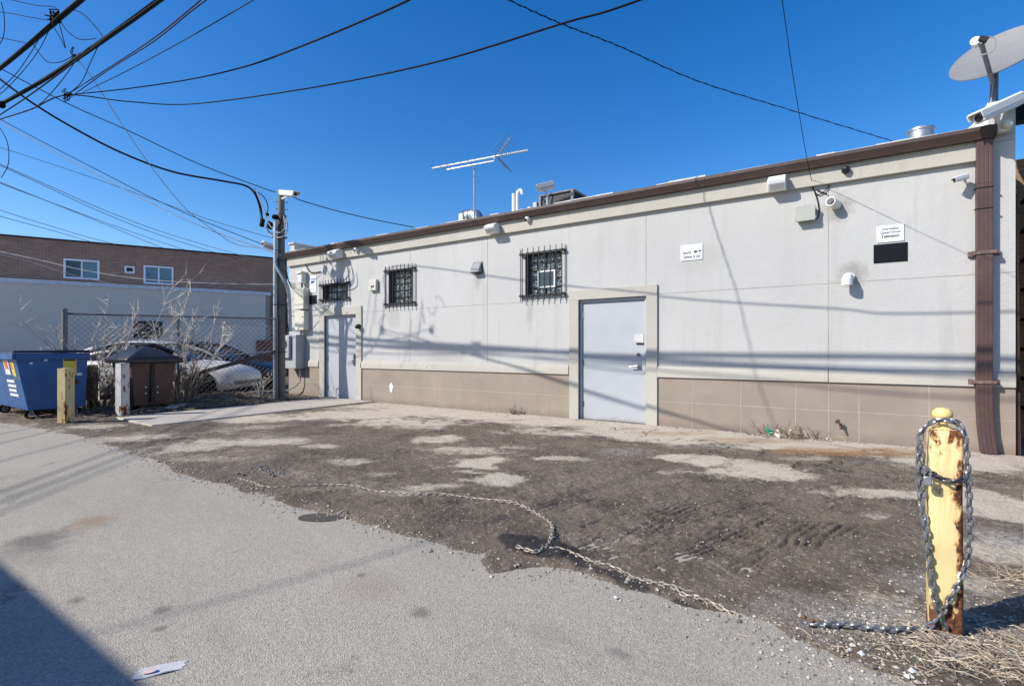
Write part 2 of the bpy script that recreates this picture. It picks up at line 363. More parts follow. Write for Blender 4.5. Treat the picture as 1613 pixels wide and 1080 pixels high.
# lot: attributes soil / rust / wet / grav made in numpy
def lotmat():
    t = NT('worn_lot_surface')
    soil = t.attr('soil').outputs['Fac']; rust = t.attr('rust').outputs['Fac']; pale = t.attr('pale').outputs['Fac']
    nz = t.noise(35, 5, .7)
    s_ = t.ramp(t.math('ADD', soil, t.ramp(nz, .25, .75, -.28, .34)), .20, .78)
    pc = (.52, .455, .36, 1)
    pv = t.mix(t.ramp(t.noise(3, 5, .65), .3, .7), dark(pc, .84), dark(pc, 1.08))
    v1 = t.new('ShaderNodeSeparateColor'); t.l.new(t.voro(95, None, 'F1', 'Color'), v1.inputs[0])
    pv = t.mix(t.ramp(v1.outputs[0], 0, 1, 0, .8), pv, t.mix(v1.outputs[1], dark(pc, .55), dark(pc, 1.35)))
    sc = (.165, .132, .100, 1)
    sv = t.mix(t.ramp(t.noise(1.4, 6, .65), .28, .72), dark(sc, .62), dark(sc, 1.5))
    sv = t.mix(t.ramp(t.noise(.75, 7, .7, None, .6), .48, .68, 0, .6), sv, (.25, .207, .163, 1))
    sv = t.mix(t.ramp(t.noise(2.2, 6, .7, None, .4), .50, .66, 0, .75), sv, (.072, .056, .044, 1))
    sv = t.mix(t.ramp(t.noise(70, 4, .7), .3, .75, 0, .7), sv, dark(sc, .5))
    v2 = t.new('ShaderNodeSeparateColor'); t.l.new(t.voro(60, None, 'F1', 'Color'), v2.inputs[0])
    sv = t.mix(t.ramp(v2.outputs[2], .90, .94, 0, .6), sv, t.mix(v2.outputs[1], (.16, .14, .12, 1), (.38, .34, .30, 1)))
    v3 = t.new('ShaderNodeSeparateColor'); t.l.new(t.voro(22, None, 'F1', 'Color'), v3.inputs[0])
    d3 = t.voro(22)
    sv = t.mix(t.math('MULTIPLY', t.ramp(v3.outputs[0], .95, .96), t.ramp(d3, .26, .16)), sv, (.30, .27, .235, 1))
    k = t.mix(s_, pv, sv)
    k = t.mix(t.math('MULTIPLY', rust, t.ramp(t.noise(6, 5, .7), .35, .60, .35, 1)), k, (.30, .155, .060, 1))
    k = t.mix(t.math('MULTIPLY', pale, t.ramp(t.noise(45, 4, .7), .4, .6, .1, 1)), k, (.46, .44, .40, 1))
    k = t.mix(t.attr('tar').outputs['Fac'], k, (.040, .037, .035, 1))
    n = t.bump(nz, .8, .02); n = t.bump(t.voro(75), .5, .007, n); n = t.bump(t.noise(190, 3), .4, .004, n)
    return t.fin(k, .95, 0, n, .2)
M_lot = lotmat()
M_conc = stucco('pale_concrete', (.50, .455, .39, 1), .2, 120)
def dirtmat():
    t = NT('yard_dirt'); c = (.085, .068, .055, 1)
    k = t.mix(t.ramp(t.noise(1.1, 6, .7), .3, .7), dark(c, .55), dark(c, 1.6))
    v = t.new('ShaderNodeSeparateColor'); t.l.new(t.voro(28, None, 'F1', 'Color'), v.inputs[0])
    k = t.mix(t.ramp(v.outputs[0], .72, .8, 0, .8), k, t.mix(v.outputs[1], (.16, .11, .07, 1), (.36, .33, .29, 1)))
    n = t.bump(t.noise(30, 5, .7), .8, .03); n = t.bump(t.voro(45), .5, .01, n)
    return t.fin(k, .95, 0, n, .2)
M_dirt = dirtmat()
M_ground = simple('far_ground', (.20, .185, .165, 1), .95, 0, .3, .3, .3, 10)
M_roof = simple('white_roof_membrane', (.62, .62, .60, 1), .7, 0, .25, 3, .3, 15, grime=(.25, .24, .22, 1), gfac=.5)
M_chain = simple('galvanised_chain', (.30, .305, .31, 1), .42, .8, .25, 60, .2, 200, grime=(.16, .09, .05, 1), gfac=.5)
M_chainr = simple('dusty_rusted_chain', (.40, .355, .30, 1), .55, .3, .35, 30, .3, 200, grime=(.30, .14, .05, 1), gfac=.8)
def stonemat():
    t = NT('loose_stone'); i = t.new('ShaderNodeNewGeometry')
    k = t.mix(i.outputs['Random Per Island'], (.14, .125, .105, 1), (.56, .52, .45, 1))
    return t.fin(k, .9, 0, t.bump(t.noise(150, 3), .4, .004), .2)
M_stone = stonemat()
def strawmat(name, a, b):
    t = NT(name); i = t.new('ShaderNodeNewGeometry')
    return t.fin(t.mix(i.outputs['Random Per Island'], a, b), .8, 0, None, .2)
M_straw = strawmat('dry_straw', (.16, .12, .08, 1), (.56, .47, .34, 1))
M_leaf = strawmat('dead_leaves', (.07, .045, .03, 1), (.30, .19, .10, 1))
M_twig = strawmat('bare_twig_bark', (.42, .35, .27, 1), (.78, .70, .58, 1))
M_twigd = strawmat('dark_twig_bark', (.09, .065, .047, 1), (.42, .32, .22, 1))
M_blue = simple('blue_dumpster_paint', (.006, .085, .28, 1), .42, 0, .15, 2, .12, 25, grime=(.03, .05, .10, 1), gfac=.5)
M_blid = simple('black_plastic_lid', (.022, .023, .026, 1), .38, 0, .2, 3)
M_bin = simple('brown_steel_bin', (.105, .047, .037, 1), .55, 0, .2, 3, .15, 25, grime=(.10, .07, .06, 1), gfac=.5)
M_carsil = simple('silver_car_paint', (.60, .57, .53, 1), .3, .0, .05, 2, 0, 10)
M_cargl = NT('car_glass').fin((.012, .014, .017, 1), .15, 0, None, .25)
M_cardark = simple('black_car_paint', (.012, .013, .016, 1), .3, .0, .05, 2, 0, 10, spec=.3)
M_tyre = simple('tyre_rubber', (.006, .006, .006, 1), .95, spec=.03)
M_stickw = simple('white_sticker', (.75, .76, .78, 1), .5, 0, .1)
M_sticky = simple('yellow_sticker', (.72, .56, .05, 1), .5, 0, .1)
M_stickr = simple('orange_sticker', (.75, .18, .04, 1), .5, 0, .1)
M_paper = simple('crumpled_paper', (.55, .54, .54, 1), .8, 0, .12, 40, .4, 60)
M_dish = simple('dish_grey_paint', (.21, .21, .207, 1), .55, 0, .12, 2, grime=(.28, .28, .27, 1), gfac=.4)

# ------------------------------------------------------------------ ground
def smooth_noise(X, Y, sc, seed):
    r = np.random.default_rng(seed); T = r.random((256, 256))
    x = X * sc + 1000; y = Y * sc + 1000; xi = np.floor(x).astype(int); yi = np.floor(y).astype(int); fx = x - xi; fy = y - yi
    fx = fx * fx * (3 - 2 * fx); fy = fy * fy * (3 - 2 * fy)
    g = lambda a, b: T[a % 256, b % 256]
    return (g(xi, yi) * (1 - fx) + g(xi + 1, yi) * fx) * (1 - fy) + (g(xi, yi + 1) * (1 - fx) + g(xi + 1, yi + 1) * fx) * fy
def fbm(X, Y, sc, seed, oct=5, gain=.55):
    a = 1.0; t = 0; s = 0
    for o in range(oct):
        s = s + a * smooth_noise(X, Y, sc * 2.03 ** o, seed + o); t += a; a *= gain
    return s / t                                                                 # 0..1 about .5
def sstep(x, a, b):
    t = np.clip((x - a) / (b - a), 0, 1); return t * t * (3 - 2 * t)
EDGE = [(-14, 2.45), (-11.9, 2.40), (-10.5, 2.60), (-9.08, 2.65), (-7.39, 2.59), (-5.05, 2.43), (-3.86, 2.45), (-3.0, 2.46), (-2.41, 2.44), (-2.0, 2.45), (-1.86, 2.46),
        (-1.80, 2.36), (-1.70, 2.30), (-1.58, 2.42), (-1.45, 2.52), (-1.2, 2.56), (-.97, 2.60), (-.75, 2.55), (-.46, 2.57), (-.1, 2.50), (.2, 2.40), (.8, 2.25), (1.6, 2.15), (4.5, 2.1)]
EX = np.array([e[0] for e in EDGE]); EY = np.array([e[1] for e in EDGE])
def grid_obj(name, xs, ys, Z, mat, attrs=None):
    nx, ny = len(xs), len(ys); X, Y = np.meshgrid(xs, ys)
    co = np.stack([X.ravel(), Y.ravel(), Z.ravel()], 1).astype(np.float32)
    i = np.arange((nx - 1) * (ny - 1)); r, c = i // (nx - 1), i % (nx - 1); a = r * nx + c
    q = np.stack([a, a + 1, a + nx + 1, a + nx], 1).astype(np.int32)
    me = bpy.data.meshes.new(name); me.vertices.add(len(co)); me.vertices.foreach_set('co', co.ravel())
    me.loops.add(q.size); me.loops.foreach_set('vertex_index', q.ravel()); me.polygons.add(len(q))
    me.polygons.foreach_set('loop_start', np.arange(0, q.size, 4, dtype=np.int32)); me.polygons.foreach_set('loop_total', np.full(len(q), 4, np.int32))
    me.polygons.foreach_set('use_smooth', np.ones(len(q), bool)); me.update(calc_edges=True); me.validate()
    for k, v in (attrs or {}).items():
        at = me.attributes.new(k, 'FLOAT', 'POINT'); at.data.foreach_set('value', v.ravel().astype(np.float32))
    me.materials.append(mat); o = bpy.data.objects.new(name, me); col.objects.link(o); o['kind'] = 'structure'; return o
xs = np.concatenate([np.arange(-14.5, -6, .03), np.arange(-6, -3.2, .018), np.arange(-3.2, 1.2, .0105), np.arange(1.2, 4.2, .02)]); ys = np.concatenate([np.arange(1.95, 4.6, .011), np.arange(4.6, 6, .018), np.arange(6, 8.52, .028)])
X, Y = np.meshgrid(xs, ys)
eb = np.interp(X, EX, EY) + (fbm(X, Y, 3.0, 3, 5, .6) - .5) * .22 + (fbm(X, Y * 0, 14., 9, 3) - .5) * .04
ins = Y - eb                                                                     # >0 inside the lot
soil = np.ones_like(X) * .92
PATCH = [(1190, 742, 82, 17, 1), (1085, 724, 48, 8, 1), (790, 757, 52, 13, 1), (752, 730, 48, 8, 1), (690, 692, 45, 7, .8), (640, 668, 100, 8, .75),
         (872, 682, 70, 6, .6), (300, 702, 60, 9, .6), (430, 696, 60, 6, .5), (555, 727, 40, 5, .6), (1375, 780, 70, 9, .7), (1040, 688, 110, 8, .75),
         (560, 655, 110, 8, .8), (400, 660, 110, 6, .7), (930, 665, 90, 6, .8), (800, 650, 140, 5, .9), (1150, 690, 80, 6, .8), (1330, 706, 120, 7, .8), (1490, 730, 90, 14, .9),
         (1580, 800, 85, 45, .95), (1580, 870, 75, 34, .8), (1440, 960, 120, 26, .5), (960, 700, 40, 5, .4), (880, 722, 40, 4, .6), (220, 690, 60, 8, .5), (735, 745, 20, 4, .8),
         (620, 745, 40, 5, .5), (1060, 745, 30, 5, .5), (510, 705, 40, 4, .6), (700, 770, 60, 4, .5), (1395, 818, 26, 6, .5), (640, 780, 40, 6, .35), (720, 712, 60, 5, .5),
         (820, 705, 60, 4, .4), (150, 672, 50, 5, .5), (1590, 940, 60, 22, .3), (1270, 722, 60, 5, .6)]
wx = X + (fbm(X, Y, 1.6, 21, 5, .6) - .5) * .5; wy = Y + (fbm(X, Y, 1.6, 31, 5, .6) - .5) * .5
HF = (fbm(X, Y, 6., 141, 5, .7) - .5) * 1.3
for px, py, w, h, amt in PATCH:
    g = gnd(px, py); zc = -SS * g.x + CC * g.y
    a = w * zc / F; b = h * zc * zc / (F * HC)
    dx, dy = wx - g.x, wy - g.y; u = (CC * dx + SS * dy) / a; v = (-SS * dx + CC * dy) / b
    d = np.sqrt(u * u + v * v) + HF
    soil = soil - amt * .88 * (1 - sstep(d, .45, 1.35))
soil = soil + (fbm(X * .8 + Y * .3, Y * 1.5 - X * .5, 1.2, 41, 7, .68) - .5) * 1.25 * (1 - .25 * sstep(X, -5, -2)) + (fbm(X, Y, 9., 44, 4, .6) - .5) * .4
soil = soil - (1 - sstep(X, -8, -3.5)) * .12 - sstep(Y + (fbm(X, Y, .9, 171, 5, .6) - .5) * 2.2, 6.75, 7.75) * .85 * (1 - sstep(X, -9, -9.5))
soil = np.clip(soil, 0, 1)
rust = np.zeros_like(X)
for px, py, w, h, amt in [(1330, 712, 130, 7, .9), (1180, 694, 90, 5, .6), (1060, 683, 60, 4, .5), (1420, 716, 60, 6, .5)]:
    g = gnd(px, py); zc = -SS * g.x + CC * g.y; a = w * zc / F; b = h * zc * zc / (F * HC)
    dx, dy = wx - g.x, wy - g.y; u = (CC * dx + SS * dy) / a; v = (-SS * dx + CC * dy) / b
    rust = np.maximum(rust, amt * (1 - sstep(np.sqrt(u * u + v * v), .5, 1.3)))
pale = np.zeros_like(X)                                                          # scattered pale dust by the post
for px, py, w, h, amt in [(1420, 990, 170, 30, .8), (1560, 1030, 120, 30, .7), (1240, 960, 120, 22, .35), (1585, 850, 50, 22, .6), (1460, 920, 60, 22, .45), (970, 712, 45, 6, .5)]:
    g = gnd(px, py); zc = -SS * g.x + CC * g.y; a = w * zc / F; b = h * zc * zc / (F * HC)
    dx, dy = wx - g.x, wy - g.y; u = (CC * dx + SS * dy) / a; v = (-SS * dx + CC * dy) / b
    pale = np.maximum(pale, amt * (1 - sstep(np.sqrt(u * u + v * v), .4, 1.3)))
Z = .012 + (fbm(X, Y, 1.3, 51, 4) - .5) * .03 + soil * ((fbm(X, Y, 11., 61, 5, .7) - .5) * .036) - (1 - soil) * .004
TR = [((820, 890), (1240, 760), .5, .045), ((1060, 900), (1420, 770), .5, .045), ((930, 800), (1150, 745), .4, .045), ((960, 862), (1090, 800), .38, .055), ((880, 860), (1020, 800), .3, .05), ((1000, 830), (1190, 782), .34, .05), ((1235, 872), (1320, 806), .34, .06), ((1370, 752), (1450, 752), .55, .06),
      ((1020, 880), (1180, 812), .4, .055), ((1120, 845), (1235, 790), .36, .055), ((1190, 900), (1275, 842), .3, .06), ((1260, 790), (1340, 765), .34, .06), ((860, 800), (960, 770), .3, .05), ((1310, 850), (1400, 810), .3, .06), ((700, 800), (800, 775), .25, .05)]
for (a0, a1), (b0, b1), wid, per in TR:
    A, B = gnd(a0, a1), gnd(b0, b1); d = (B - A); L = d.length; d /= L
    u = (X - A.x) * d.x + (Y - A.y) * d.y; v = -(X - A.x) * d.y + (Y - A.y) * d.x
    v = v + (fbm(X, Y, 1.5, 71, 3) - .5) * .12 + .10 * (u / L - .5) ** 2
    win = sstep(u, -.15, .15) * (1 - sstep(u, L - .15, L + .2)) * (1 - sstep(np.abs(v), wid * .35, wid * .55))
    brk = sstep(fbm(X * d.x + Y * d.y, (Y * d.x - X * d.y) * 2.5, 1.8, 81 + int(a0), 5, .65), .40, .62)
    ph = np.abs(((v / per + .5) % 1) - .5) * per; ph = ph + (fbm(X, Y, 20., 401, 3) - .5) * .012
    Z = Z + win * brk * sstep(soil, .3, .7) * (.010 * np.cos(2 * math.pi * v / per) * .4 - .026 * np.exp(-(ph / .0105) ** 2))
# black asphalt blister where the chain turns
g0 = gnd(845, 868); bl = np.exp(-(((X - g0.x) / .30) ** 2 + ((Y - g0.y - .02) / .13) ** 2)); Z = Z + bl * .03; soil = np.clip(soil + bl * .6, 0, 1)
edge = sstep(ins, -.10, .06)
Z = Z * edge - (1 - edge) * .05
Z = Z - sstep(Y, 8.30, 8.42) * .02
tar = np.clip(1.5 * sstep(bl + (fbm(X, Y, 9., 181, 4) - .5) * .5, .25, .5), 0, 1)
for e0, e1, ww in (((905, 888), (1010, 925), .06), ((1070, 950), (1110, 968), .05)):
    A, B = gnd(*e0), gnd(*e1); d = (B - A); L = d.length; d /= L; u = np.clip((X - A.x) * d.x + (Y - A.y) * d.y, 0, L); dd = np.hypot(X - A.x - u * d.x, Y - A.y - u * d.y) + (fbm(X, Y, 9., 191, 4) - .5) * .08; tar = np.maximum(tar, .8 * (1 - sstep(dd, ww * .5, ww)))
Z = Z + tar * (np.abs(fbm(X, Y, 7., 201, 3) - .5) * .05)
# cracks across the old pavement
crk = np.zeros_like(X)
for sd, amp in ((211, .018), (215, .012)):
    f_ = np.abs(fbm(X * .9, Y * 1.1, .75, sd, 6, .55) - .5); crk = np.maximum(crk, (1 - sstep(f_, amp * .18, amp * .55)))
crk *= sstep(Y, 5.2, 6.2) * sstep(fbm(X, Y, 1.7, 221, 3), .42, .55)
Z = Z - crk * .012
grid_obj('parking_lot', xs, ys, Z, M_lot, {'soil': soil, 'rust': rust, 'pale': pale, 'tar': np.maximum(tar, crk * .8)})

def struct(o): o['kind'] = 'structure'; return o
struct(MB().add([(-60, -2.62, 0), (60, -2.62, 0), (60, 3.2, 0), (-60, 3.2, 0)], [(0, 1, 2, 3)]).build('alley_road', M_asph, smooth=False))
struct(MB().add([(-400, -400, -.06), (400, -400, -.06), (400, 400, -.06), (-400, 400, -.06)], [(0, 1, 2, 3)]).build('ground', M_ground, smooth=False))
# yard at the left
xs2 = np.arange(-34, -10.6, .07); ys2 = np.arange(2.5, 22, .07); X2, Y2 = np.meshgrid(xs2, ys2)
Z2 = .02 + (fbm(X2, Y2, .8, 91, 5, .6) - .5) * .10 + (fbm(X2, Y2, 6, 95, 4, .6) - .5) * .05
def hump(cx, cy, rx, ry, h): return h * np.exp(-(((X2 - cx) / rx) ** 2 + ((Y2 - cy) / ry) ** 2))
Z2 += hump(-12.3, 6.1, .5, 1.1, .20) + hump(-12.0, 7.4, .4, .6, .10)
Z2 = Z2 * sstep(Y2, 2.5, 2.9) - .03 * (1 - sstep(Y2, 2.5, 3.0)); Z2 = Z2 - .08 * sstep(X2, -11.1, -10.75)
grid_obj('dirt_yard', xs2, ys2, Z2, M_dirt)
# concrete apron in front of the left door
ap = MB(); ap.prism([(-11.12, 3.72), (-9.47, 3.66), (-9.5, 8.33), (-11.15, 8.33)], 'z', -.05, .035)
struct(ap.build('concrete_apron', M_conc, bevel=.02))
# small oval patch on the alley
g = gnd(507, 815); pm = MB(); P = [Vector((g.x + (CC * .17 * math.cos(a) - SS * .10 * math.sin(a)) * (1 + .1 * math.sin(3 * a)), g.y + (SS * .17 * math.cos(a) + CC * .10 * math.sin(a)) * (1 + .1 * math.cos(2 * a)), .004)) for a in np.linspace(0, 2 * math.pi, 29)[:-1]]
pm.add(P, [tuple(range(28))]); struct(pm.build('road_patch', simple('dark_patch', (.075, .063, .052, 1), .9, 0, .3, 20, .5, 80), smooth=False))

# ------------------------------------------------------------------ the grey commercial building
BL, BR = -13.0, 1.60
bld = thing('commercial_building', 'single storey pale grey stucco building with brown gutter, brown base and two grey doors', 'building', (-5.5, WY, 0))
def rects_minus(x0, x1, z0, z1, holes):
    xs = sorted({x0, x1, *[min(max(h[0], x0), x1) for h in holes], *[min(max(h[1], x0), x1) for h in holes]})
    zs = sorted({z0, z1, *[min(max(h[2], z0), z1) for h in holes], *[min(max(h[3], z0), z1) for h in holes]})
    for i in range(len(xs) - 1):
        for j in range(len(zs) - 1):
            a, b = (xs[i] + xs[i + 1]) / 2, (zs[j] + zs[j + 1]) / 2
            if not any(h[0] < a < h[1] and h[2] < b < h[3] for h in holes): yield xs[i], xs[i + 1], zs[j], zs[j + 1]
def panel(mb, x0, x1, z0, z1, holes, yf, th):
    for a, b, c, d in rects_minus(x0, x1, z0, z1, holes):
        mb.add([(a, yf, c), (b, yf, c), (b, yf, d), (a, yf, d)], [(0, 1, 2, 3)])
    for z in (z0, z1):
        cuts = sorted({x0, x1, *[min(max(v, x0), x1) for h in holes for v in h[:2]]})
        for a, b in zip(cuts[:-1], cuts[1:]):
            if not any(h[0] < (a + b) / 2 < h[1] and h[2] <= z <= h[3] for h in holes): mb.add([(a, yf, z), (b, yf, z), (b, yf + th, z), (a, yf + th, z)], [(0, 1, 2, 3)])
    for x in (x0, x1):
        cuts = sorted({z0, z1, *[min(max(v, z0), z1) for h in holes for v in h[2:]]})
        for a, b in zip(cuts[:-1], cuts[1:]):
            if not any(h[0] <= x <= h[1] and h[2] < (a + b) / 2 < h[3] for h in holes): mb.add([(x, yf, a), (x, yf, b), (x, yf + th, b), (x, yf + th, a)], [(0, 1, 2, 3)])
D1 = (-4.12, -2.87, 0, 2.15); D2 = (-11.41, -10.17, 0, 2.13)
W1 = (-11.50, -10.50, 2.51, 2.96); W2 = (-9.05, -8.25, 2.28, 3.12); W3 = (-5.27, -4.47, 2.25, 3.12)
holes = [D1, D2, W1, W2, W3]
wall = MB(); G = .005
seams = [BL, -11.47, -8.35, -6.17, -2.88, -.287, BR]
for i in range(len(seams) - 1):
    a, b = seams[i] + G, seams[i + 1] - G
    if i == 0: a = BL
    if i == len(seams) - 2: b = BR
    for c, d in ((.99, 2.17 - G), (2.17 + G, 3.75)):
        hs = [(max(h[0], a), min(h[1], b), h[2], h[3]) for h in holes if h[1] > a and h[0] < b]
        panel(wall, a, b, c, d, hs, WY, .02)
# pier that rises to the parapet at the right
panel(wall, 1.37, BR, 3.755, 4.18, [], WY, .02)
wallo = wall.build('wall', M_wall, bld, smooth=False)
back = MB()
for a, b, c, d in rects_minus(BL, BR, -.06, 3.75, holes):
    back.add([(a, WY + .005, c), (b, WY + .005, c), (b, WY + .005, d), (a, WY + .005, d)], [(0, 1, 2, 3)])
for h in holes:
    x0, x1, z0, z1 = h; y0, y1 = WY + .003, WY + .30
    for q in ([(x0, y0, z0), (x0, y1, z0), (x0, y1, z1), (x0, y0, z1)], [(x1, y0, z0), (x1, y1, z0), (x1, y1, z1), (x1, y0, z1)],
              [(x0, y0, z1), (x1, y0, z1), (x1, y1, z1), (x0, y1, z1)], [(x0, y0, z0), (x1, y0, z0), (x1, y1, z0), (x0, y1, z0)], [(x0, y1, z0), (x1, y1, z0), (x1, y1, z1), (x0, y1, z1)]):
        back.add(q, [(0, 1, 2, 3)])
back.box(BL, BR, WY + .4, WY + .42, 0, 3.7); back.box(BL, BL + .03, WY + .02, 24, 0, 3.74); back.box(BR - .03, BR, WY + .02, 24, 0, 3.74); back.box(BL, BR, 24, 24.03, 0, 3.74)
back.build('wall_backing', M_groovew, bld, smooth=False)
# brown base blocks, scored
def base_run(x0, x1, cuts):
    base = MB()
    xs_ = [x0] + [c for c in cuts if x0 + .05 < c < x1 - .05] + [x1]
    for i in range(len(xs_) - 1):
        for c, d in ((-.05, .405), (.415, .80)):
            panel(base, xs_[i] + (.005 if i else 0), xs_[i + 1] - (.005 if i < len(xs_) - 2 else 0), c, d, [], WY - .006, .02)
    base.build('base_block', M_base, bld, smooth=False)
base_run(BL, -11.655, [-12.75, -12.3, -11.95]); base_run(-10.0, -4.32, [-9.507, -8.84, -8.19, -7.51, -6.82, -6.17, -5.48, -4.81]); base_run(-2.695, BR, [-2.135, -1.418, -.69, -.287, .061, .80, 1.35])
bg = MB(); 
for a, b in ((BL, -11.655), (-10.0, -4.32), (-2.695, BR)): bg.box(a, b, WY - .003, WY + .003, -.05, .80)
bg.build('base_joint', M_groove, bld, smooth=False)
belt = MB()
for a, b in ((BL, -11.655), (-10.0, -4.32), (-2.695, -.290), (-.284, BR)):
    belt.prism([(WY + .02, .803), (WY - .035, .803), (WY - .035, .93), (WY - .012, .985), (WY + .02, .995)], 'x', a, b)
belt.build('belt_course', M_trim, bld, bevel=.004)
fas = MB(); fas.prism([(WY + .0, 3.545), (WY - .065, 3.545), (WY - .065, 3.79), (WY - .0, 3.79)], 'x', BL + .02, 1.36)
fas.build('fascia_band', M_trim, bld, bevel=.004)
# door surrounds
def surround(h, w, top):
    m = MB(); x0, x1, z0, z1 = h
    m.box(x0 - w, x0, WY - .035, WY + .06, -.03, z1); m.box(x1, x1 + w, WY - .035, WY + .06, -.03, z1); m.box(x0 - w, x1 + w, WY - .035, WY + .06, z1, top)
    m.build('door_surround', M_trim, bld, bevel=.004)
surround(D1, .185, 2.33); surround(D2, .20, 2.33)
def door(h, lever=True, paper=False, bolt=True, split=False):
    x0, x1, z0, z1 = h; y = WY + .055
    f = MB(); f.box(x0 + .0, x0 + .045, y - .03, y + .1, 0, z1 - .003); f.box(x1 - .045, x1, y - .03, y + .1, 0, z1 - .003); f.box(x0 + .045, x1 - .045, y - .03, y + .1, z1 - .05, z1 - .003)
    d = MB(); d.box(x0 + .05, x1 - .05, y, y + .05, .012, z1 - .056)
    do = d.build('door', M_door, bld, bevel=.003)
    f.build('door_frame', M_doorf, bld, bevel=.003)
    th = MB(); th.box(x0, x1, WY - .05, y + .1, -.03, .010); th.build('threshold', M_steeld, bld, bevel=.004)
    for z in (.28, 1.02, 1.88):
        hg = MB(); hg.cyl((x0 + .048, y - .008, z - .055), (x0 + .048, y - .008, z + .055), .012, n=8); hg.box(x0 + .05, x0 + .075, y - .004, y + .002, z - .05, z + .05); hg.build('hinge', M_doorf if z > 1.5 else M_steeld, do)
    xl = x1 - .16
    pl = MB(); pl.box(xl - .035, xl + .10, y - .008, y + .002, .90, 1.10) if split else pl.cyl((xl, y - .022, .98), (xl, y + .002, .98), .045, n=18)
    pl.cyl((xl, y - .07, .98), (xl, y - .004, .98), .018, n=10); pl.tube([(xl, y - .065, .98), (xl - .05, y - .068, .975), (xl - .14, y - .06, .965)], [.013, .012, .009], 8)
    pl.build('handle', M_steel, do, bevel=0)
    if bolt:
        b = MB(); b.cyl((xl, y - .022, 1.17), (xl, y + .002, 1.17), .030, n=16); b.build('deadbolt', M_steeld, do)
        g = MB(); g.box(x1 - .085, x1 - .035, y - .034, y - .0305, .86, 1.08); g.build('latch_guard', M_doorf, do, bevel=.002)
    else:
        b = MB(); b.box(xl - .02, xl + .05, y - .02, y + .002, .86, 1.14); b.build('lock_plate', M_steeld, do, bevel=.004)
door(D1); door(D2, bolt=False)
# windows behind bars
def window(h, rows, cols_, vent=None, nb=8):
    x0, x1, z0, z1 = h; y = WY + .13
    fr = MB(); fr.box(x0 + .001, x1 - .001, y + .03, y + .05, z0 + .001, z1 - .001); w = fr.build('window', M_mortar, bld, smooth=False)
    gb = MB(); dx = (x1 - x0 - .04) / cols_; dz = (z1 - z0 - .04) / rows
    for i in range(cols_):
        for j in range(rows):
            a, c = x0 + .02 + i * dx, z0 + .02 + j * dz
            if vent and vent[0] <= i < vent[1] and vent[2] <= j < vent[3]: continue
            gb.hull8([(a + .006, y + .03, c + .006), (a + dx - .006, y + .03, c + .006), (a + dx - .006, y + .03, c + dz - .006), (a + .006, y + .03, c + dz - .006)],
                     [(a + .018, y, c + .018), (a + dx - .018, y, c + .018), (a + dx - .018, y, c + dz - .018), (a + .018, y, c + dz - .018)])
    gb.build('glass_block', M_glassblk, w, bevel=.008)
    rv = MB(); t_ = .012
    rv.box(x0 - .001, x0 + t_, WY - .003, y + .03, z0, z1); rv.box(x1 - t_, x1 + .001, WY - .003, y + .03, z0, z1); rv.box(x0 + t_, x1 - t_, WY - .003, y + .03, z1 - t_, z1 + .001); rv.box(x0 + t_, x1 - t_, WY - .003, y + .03, z0 - .001, z0 + t_)
    rv.build('reveal', M_reveal, w, smooth=False)
    if vent:
        a, b, c, d = x0 + .02 + vent[0] * dx, x0 + .02 + vent[1] * dx, z0 + .02 + vent[2] * dz, z0 + .02 + vent[3] * dz
        v = MB(); v.box(a, b, y - .012, y + .02, c, c + .03); v.box(a, b, y - .012, y + .02, d - .03, d); v.box(a, a + .03, y - .012, y + .02, c + .03, d - .03); v.box(b - .03, b, y - .012, y + .02, c + .03, d - .03)
        v.build('vent_frame', M_white, w, bevel=.003)
        q = MB(); q.box(a + .03, b - .03, y + .002, y + .012, c + .03, d - .03); q.build('vent_pane', M_glass, w, smooth=False)
    br = MB(); yb = WY - .075
    for k in range(nb):
        x = x0 - .02 + (x1 - x0 + .06) * k / (nb - 1); br.cbox((x, yb, (z0 + z1) / 2), (.012, .012, z1 - z0 + .15))
    for x in (x0 - .09, x1 + .045 + .035): br.cbox((x, yb + .05, (z0 + z1) / 2), (.011, .011, z1 - z0 + .13))
    for z in (z0 + .035, z1 - .035):
        br.box(x0 - .10, x1 + .09, yb + .008, yb + .020, z - .016, z + .016)
        for x in (x0 - .10, x1 + .078): br.box(x, x + .012, yb + .020, WY + .004, z - .014, z + .014)
        for x in (x0 - .06, x1 + .05): br.cbox((x, yb + .03, z), (.05, .05, .05))
    br.build('window_bars', M_iron, w, smooth=False)
window(W1, 2, 5, None, 10); window(W2, 5, 4); window(W3, 5, 4, (1, 3, 1, 3))
# gutter, roof edge
gu = MB(); yg = WY - .066
prof = [(yg, 3.775), (yg - .075, 3.775), (yg - .085, 3.80), (yg - .125, 3.865), (yg - .125, 3.91), (yg - .112, 3.91), (yg - .112, 3.87), (yg, 3.80)]
for a, b in ((BL - .05, -9.4), (-9.396, -5.6), (-5.596, -1.9), (-1.896, 1.40)): gu.prism(prof, 'x', a, b)
gu.box(1.40, 1.404, yg - .125, yg, 3.775, 3.91); gu.build('gutter', M_gutter, bld, angle=12)
ed = MB(); x = BL
while x < 1.36:                                                                  # torn white membrane edge over the gutter
    L = random.uniform(.15, .6); h = random.choice([.006, .008, .010, .013]) + (.006 if x > -3 else 0); ed.box(x, min(1.36, x + L - .002), yg - .10 + random.uniform(-.03, .05), WY + .3, 3.905, 3.915 + h); x += L
ed.build('roof_edge', M_roof, bld, smooth=False)
rf = MB(); rf.box(BL + .05, BR - .25, WY + .05, 24, 3.76, 3.90); rf.build('roof', M_roof, bld, smooth=False)
pa = MB(); pa.box(1.38, BR - .002, WY + .022, 20, 3.76, 4.16); pa.box(BL, BL + .20, WY + .03, 20, 3.76, 4.16); pa.build('parapet', M_wall, bld, smooth=False)
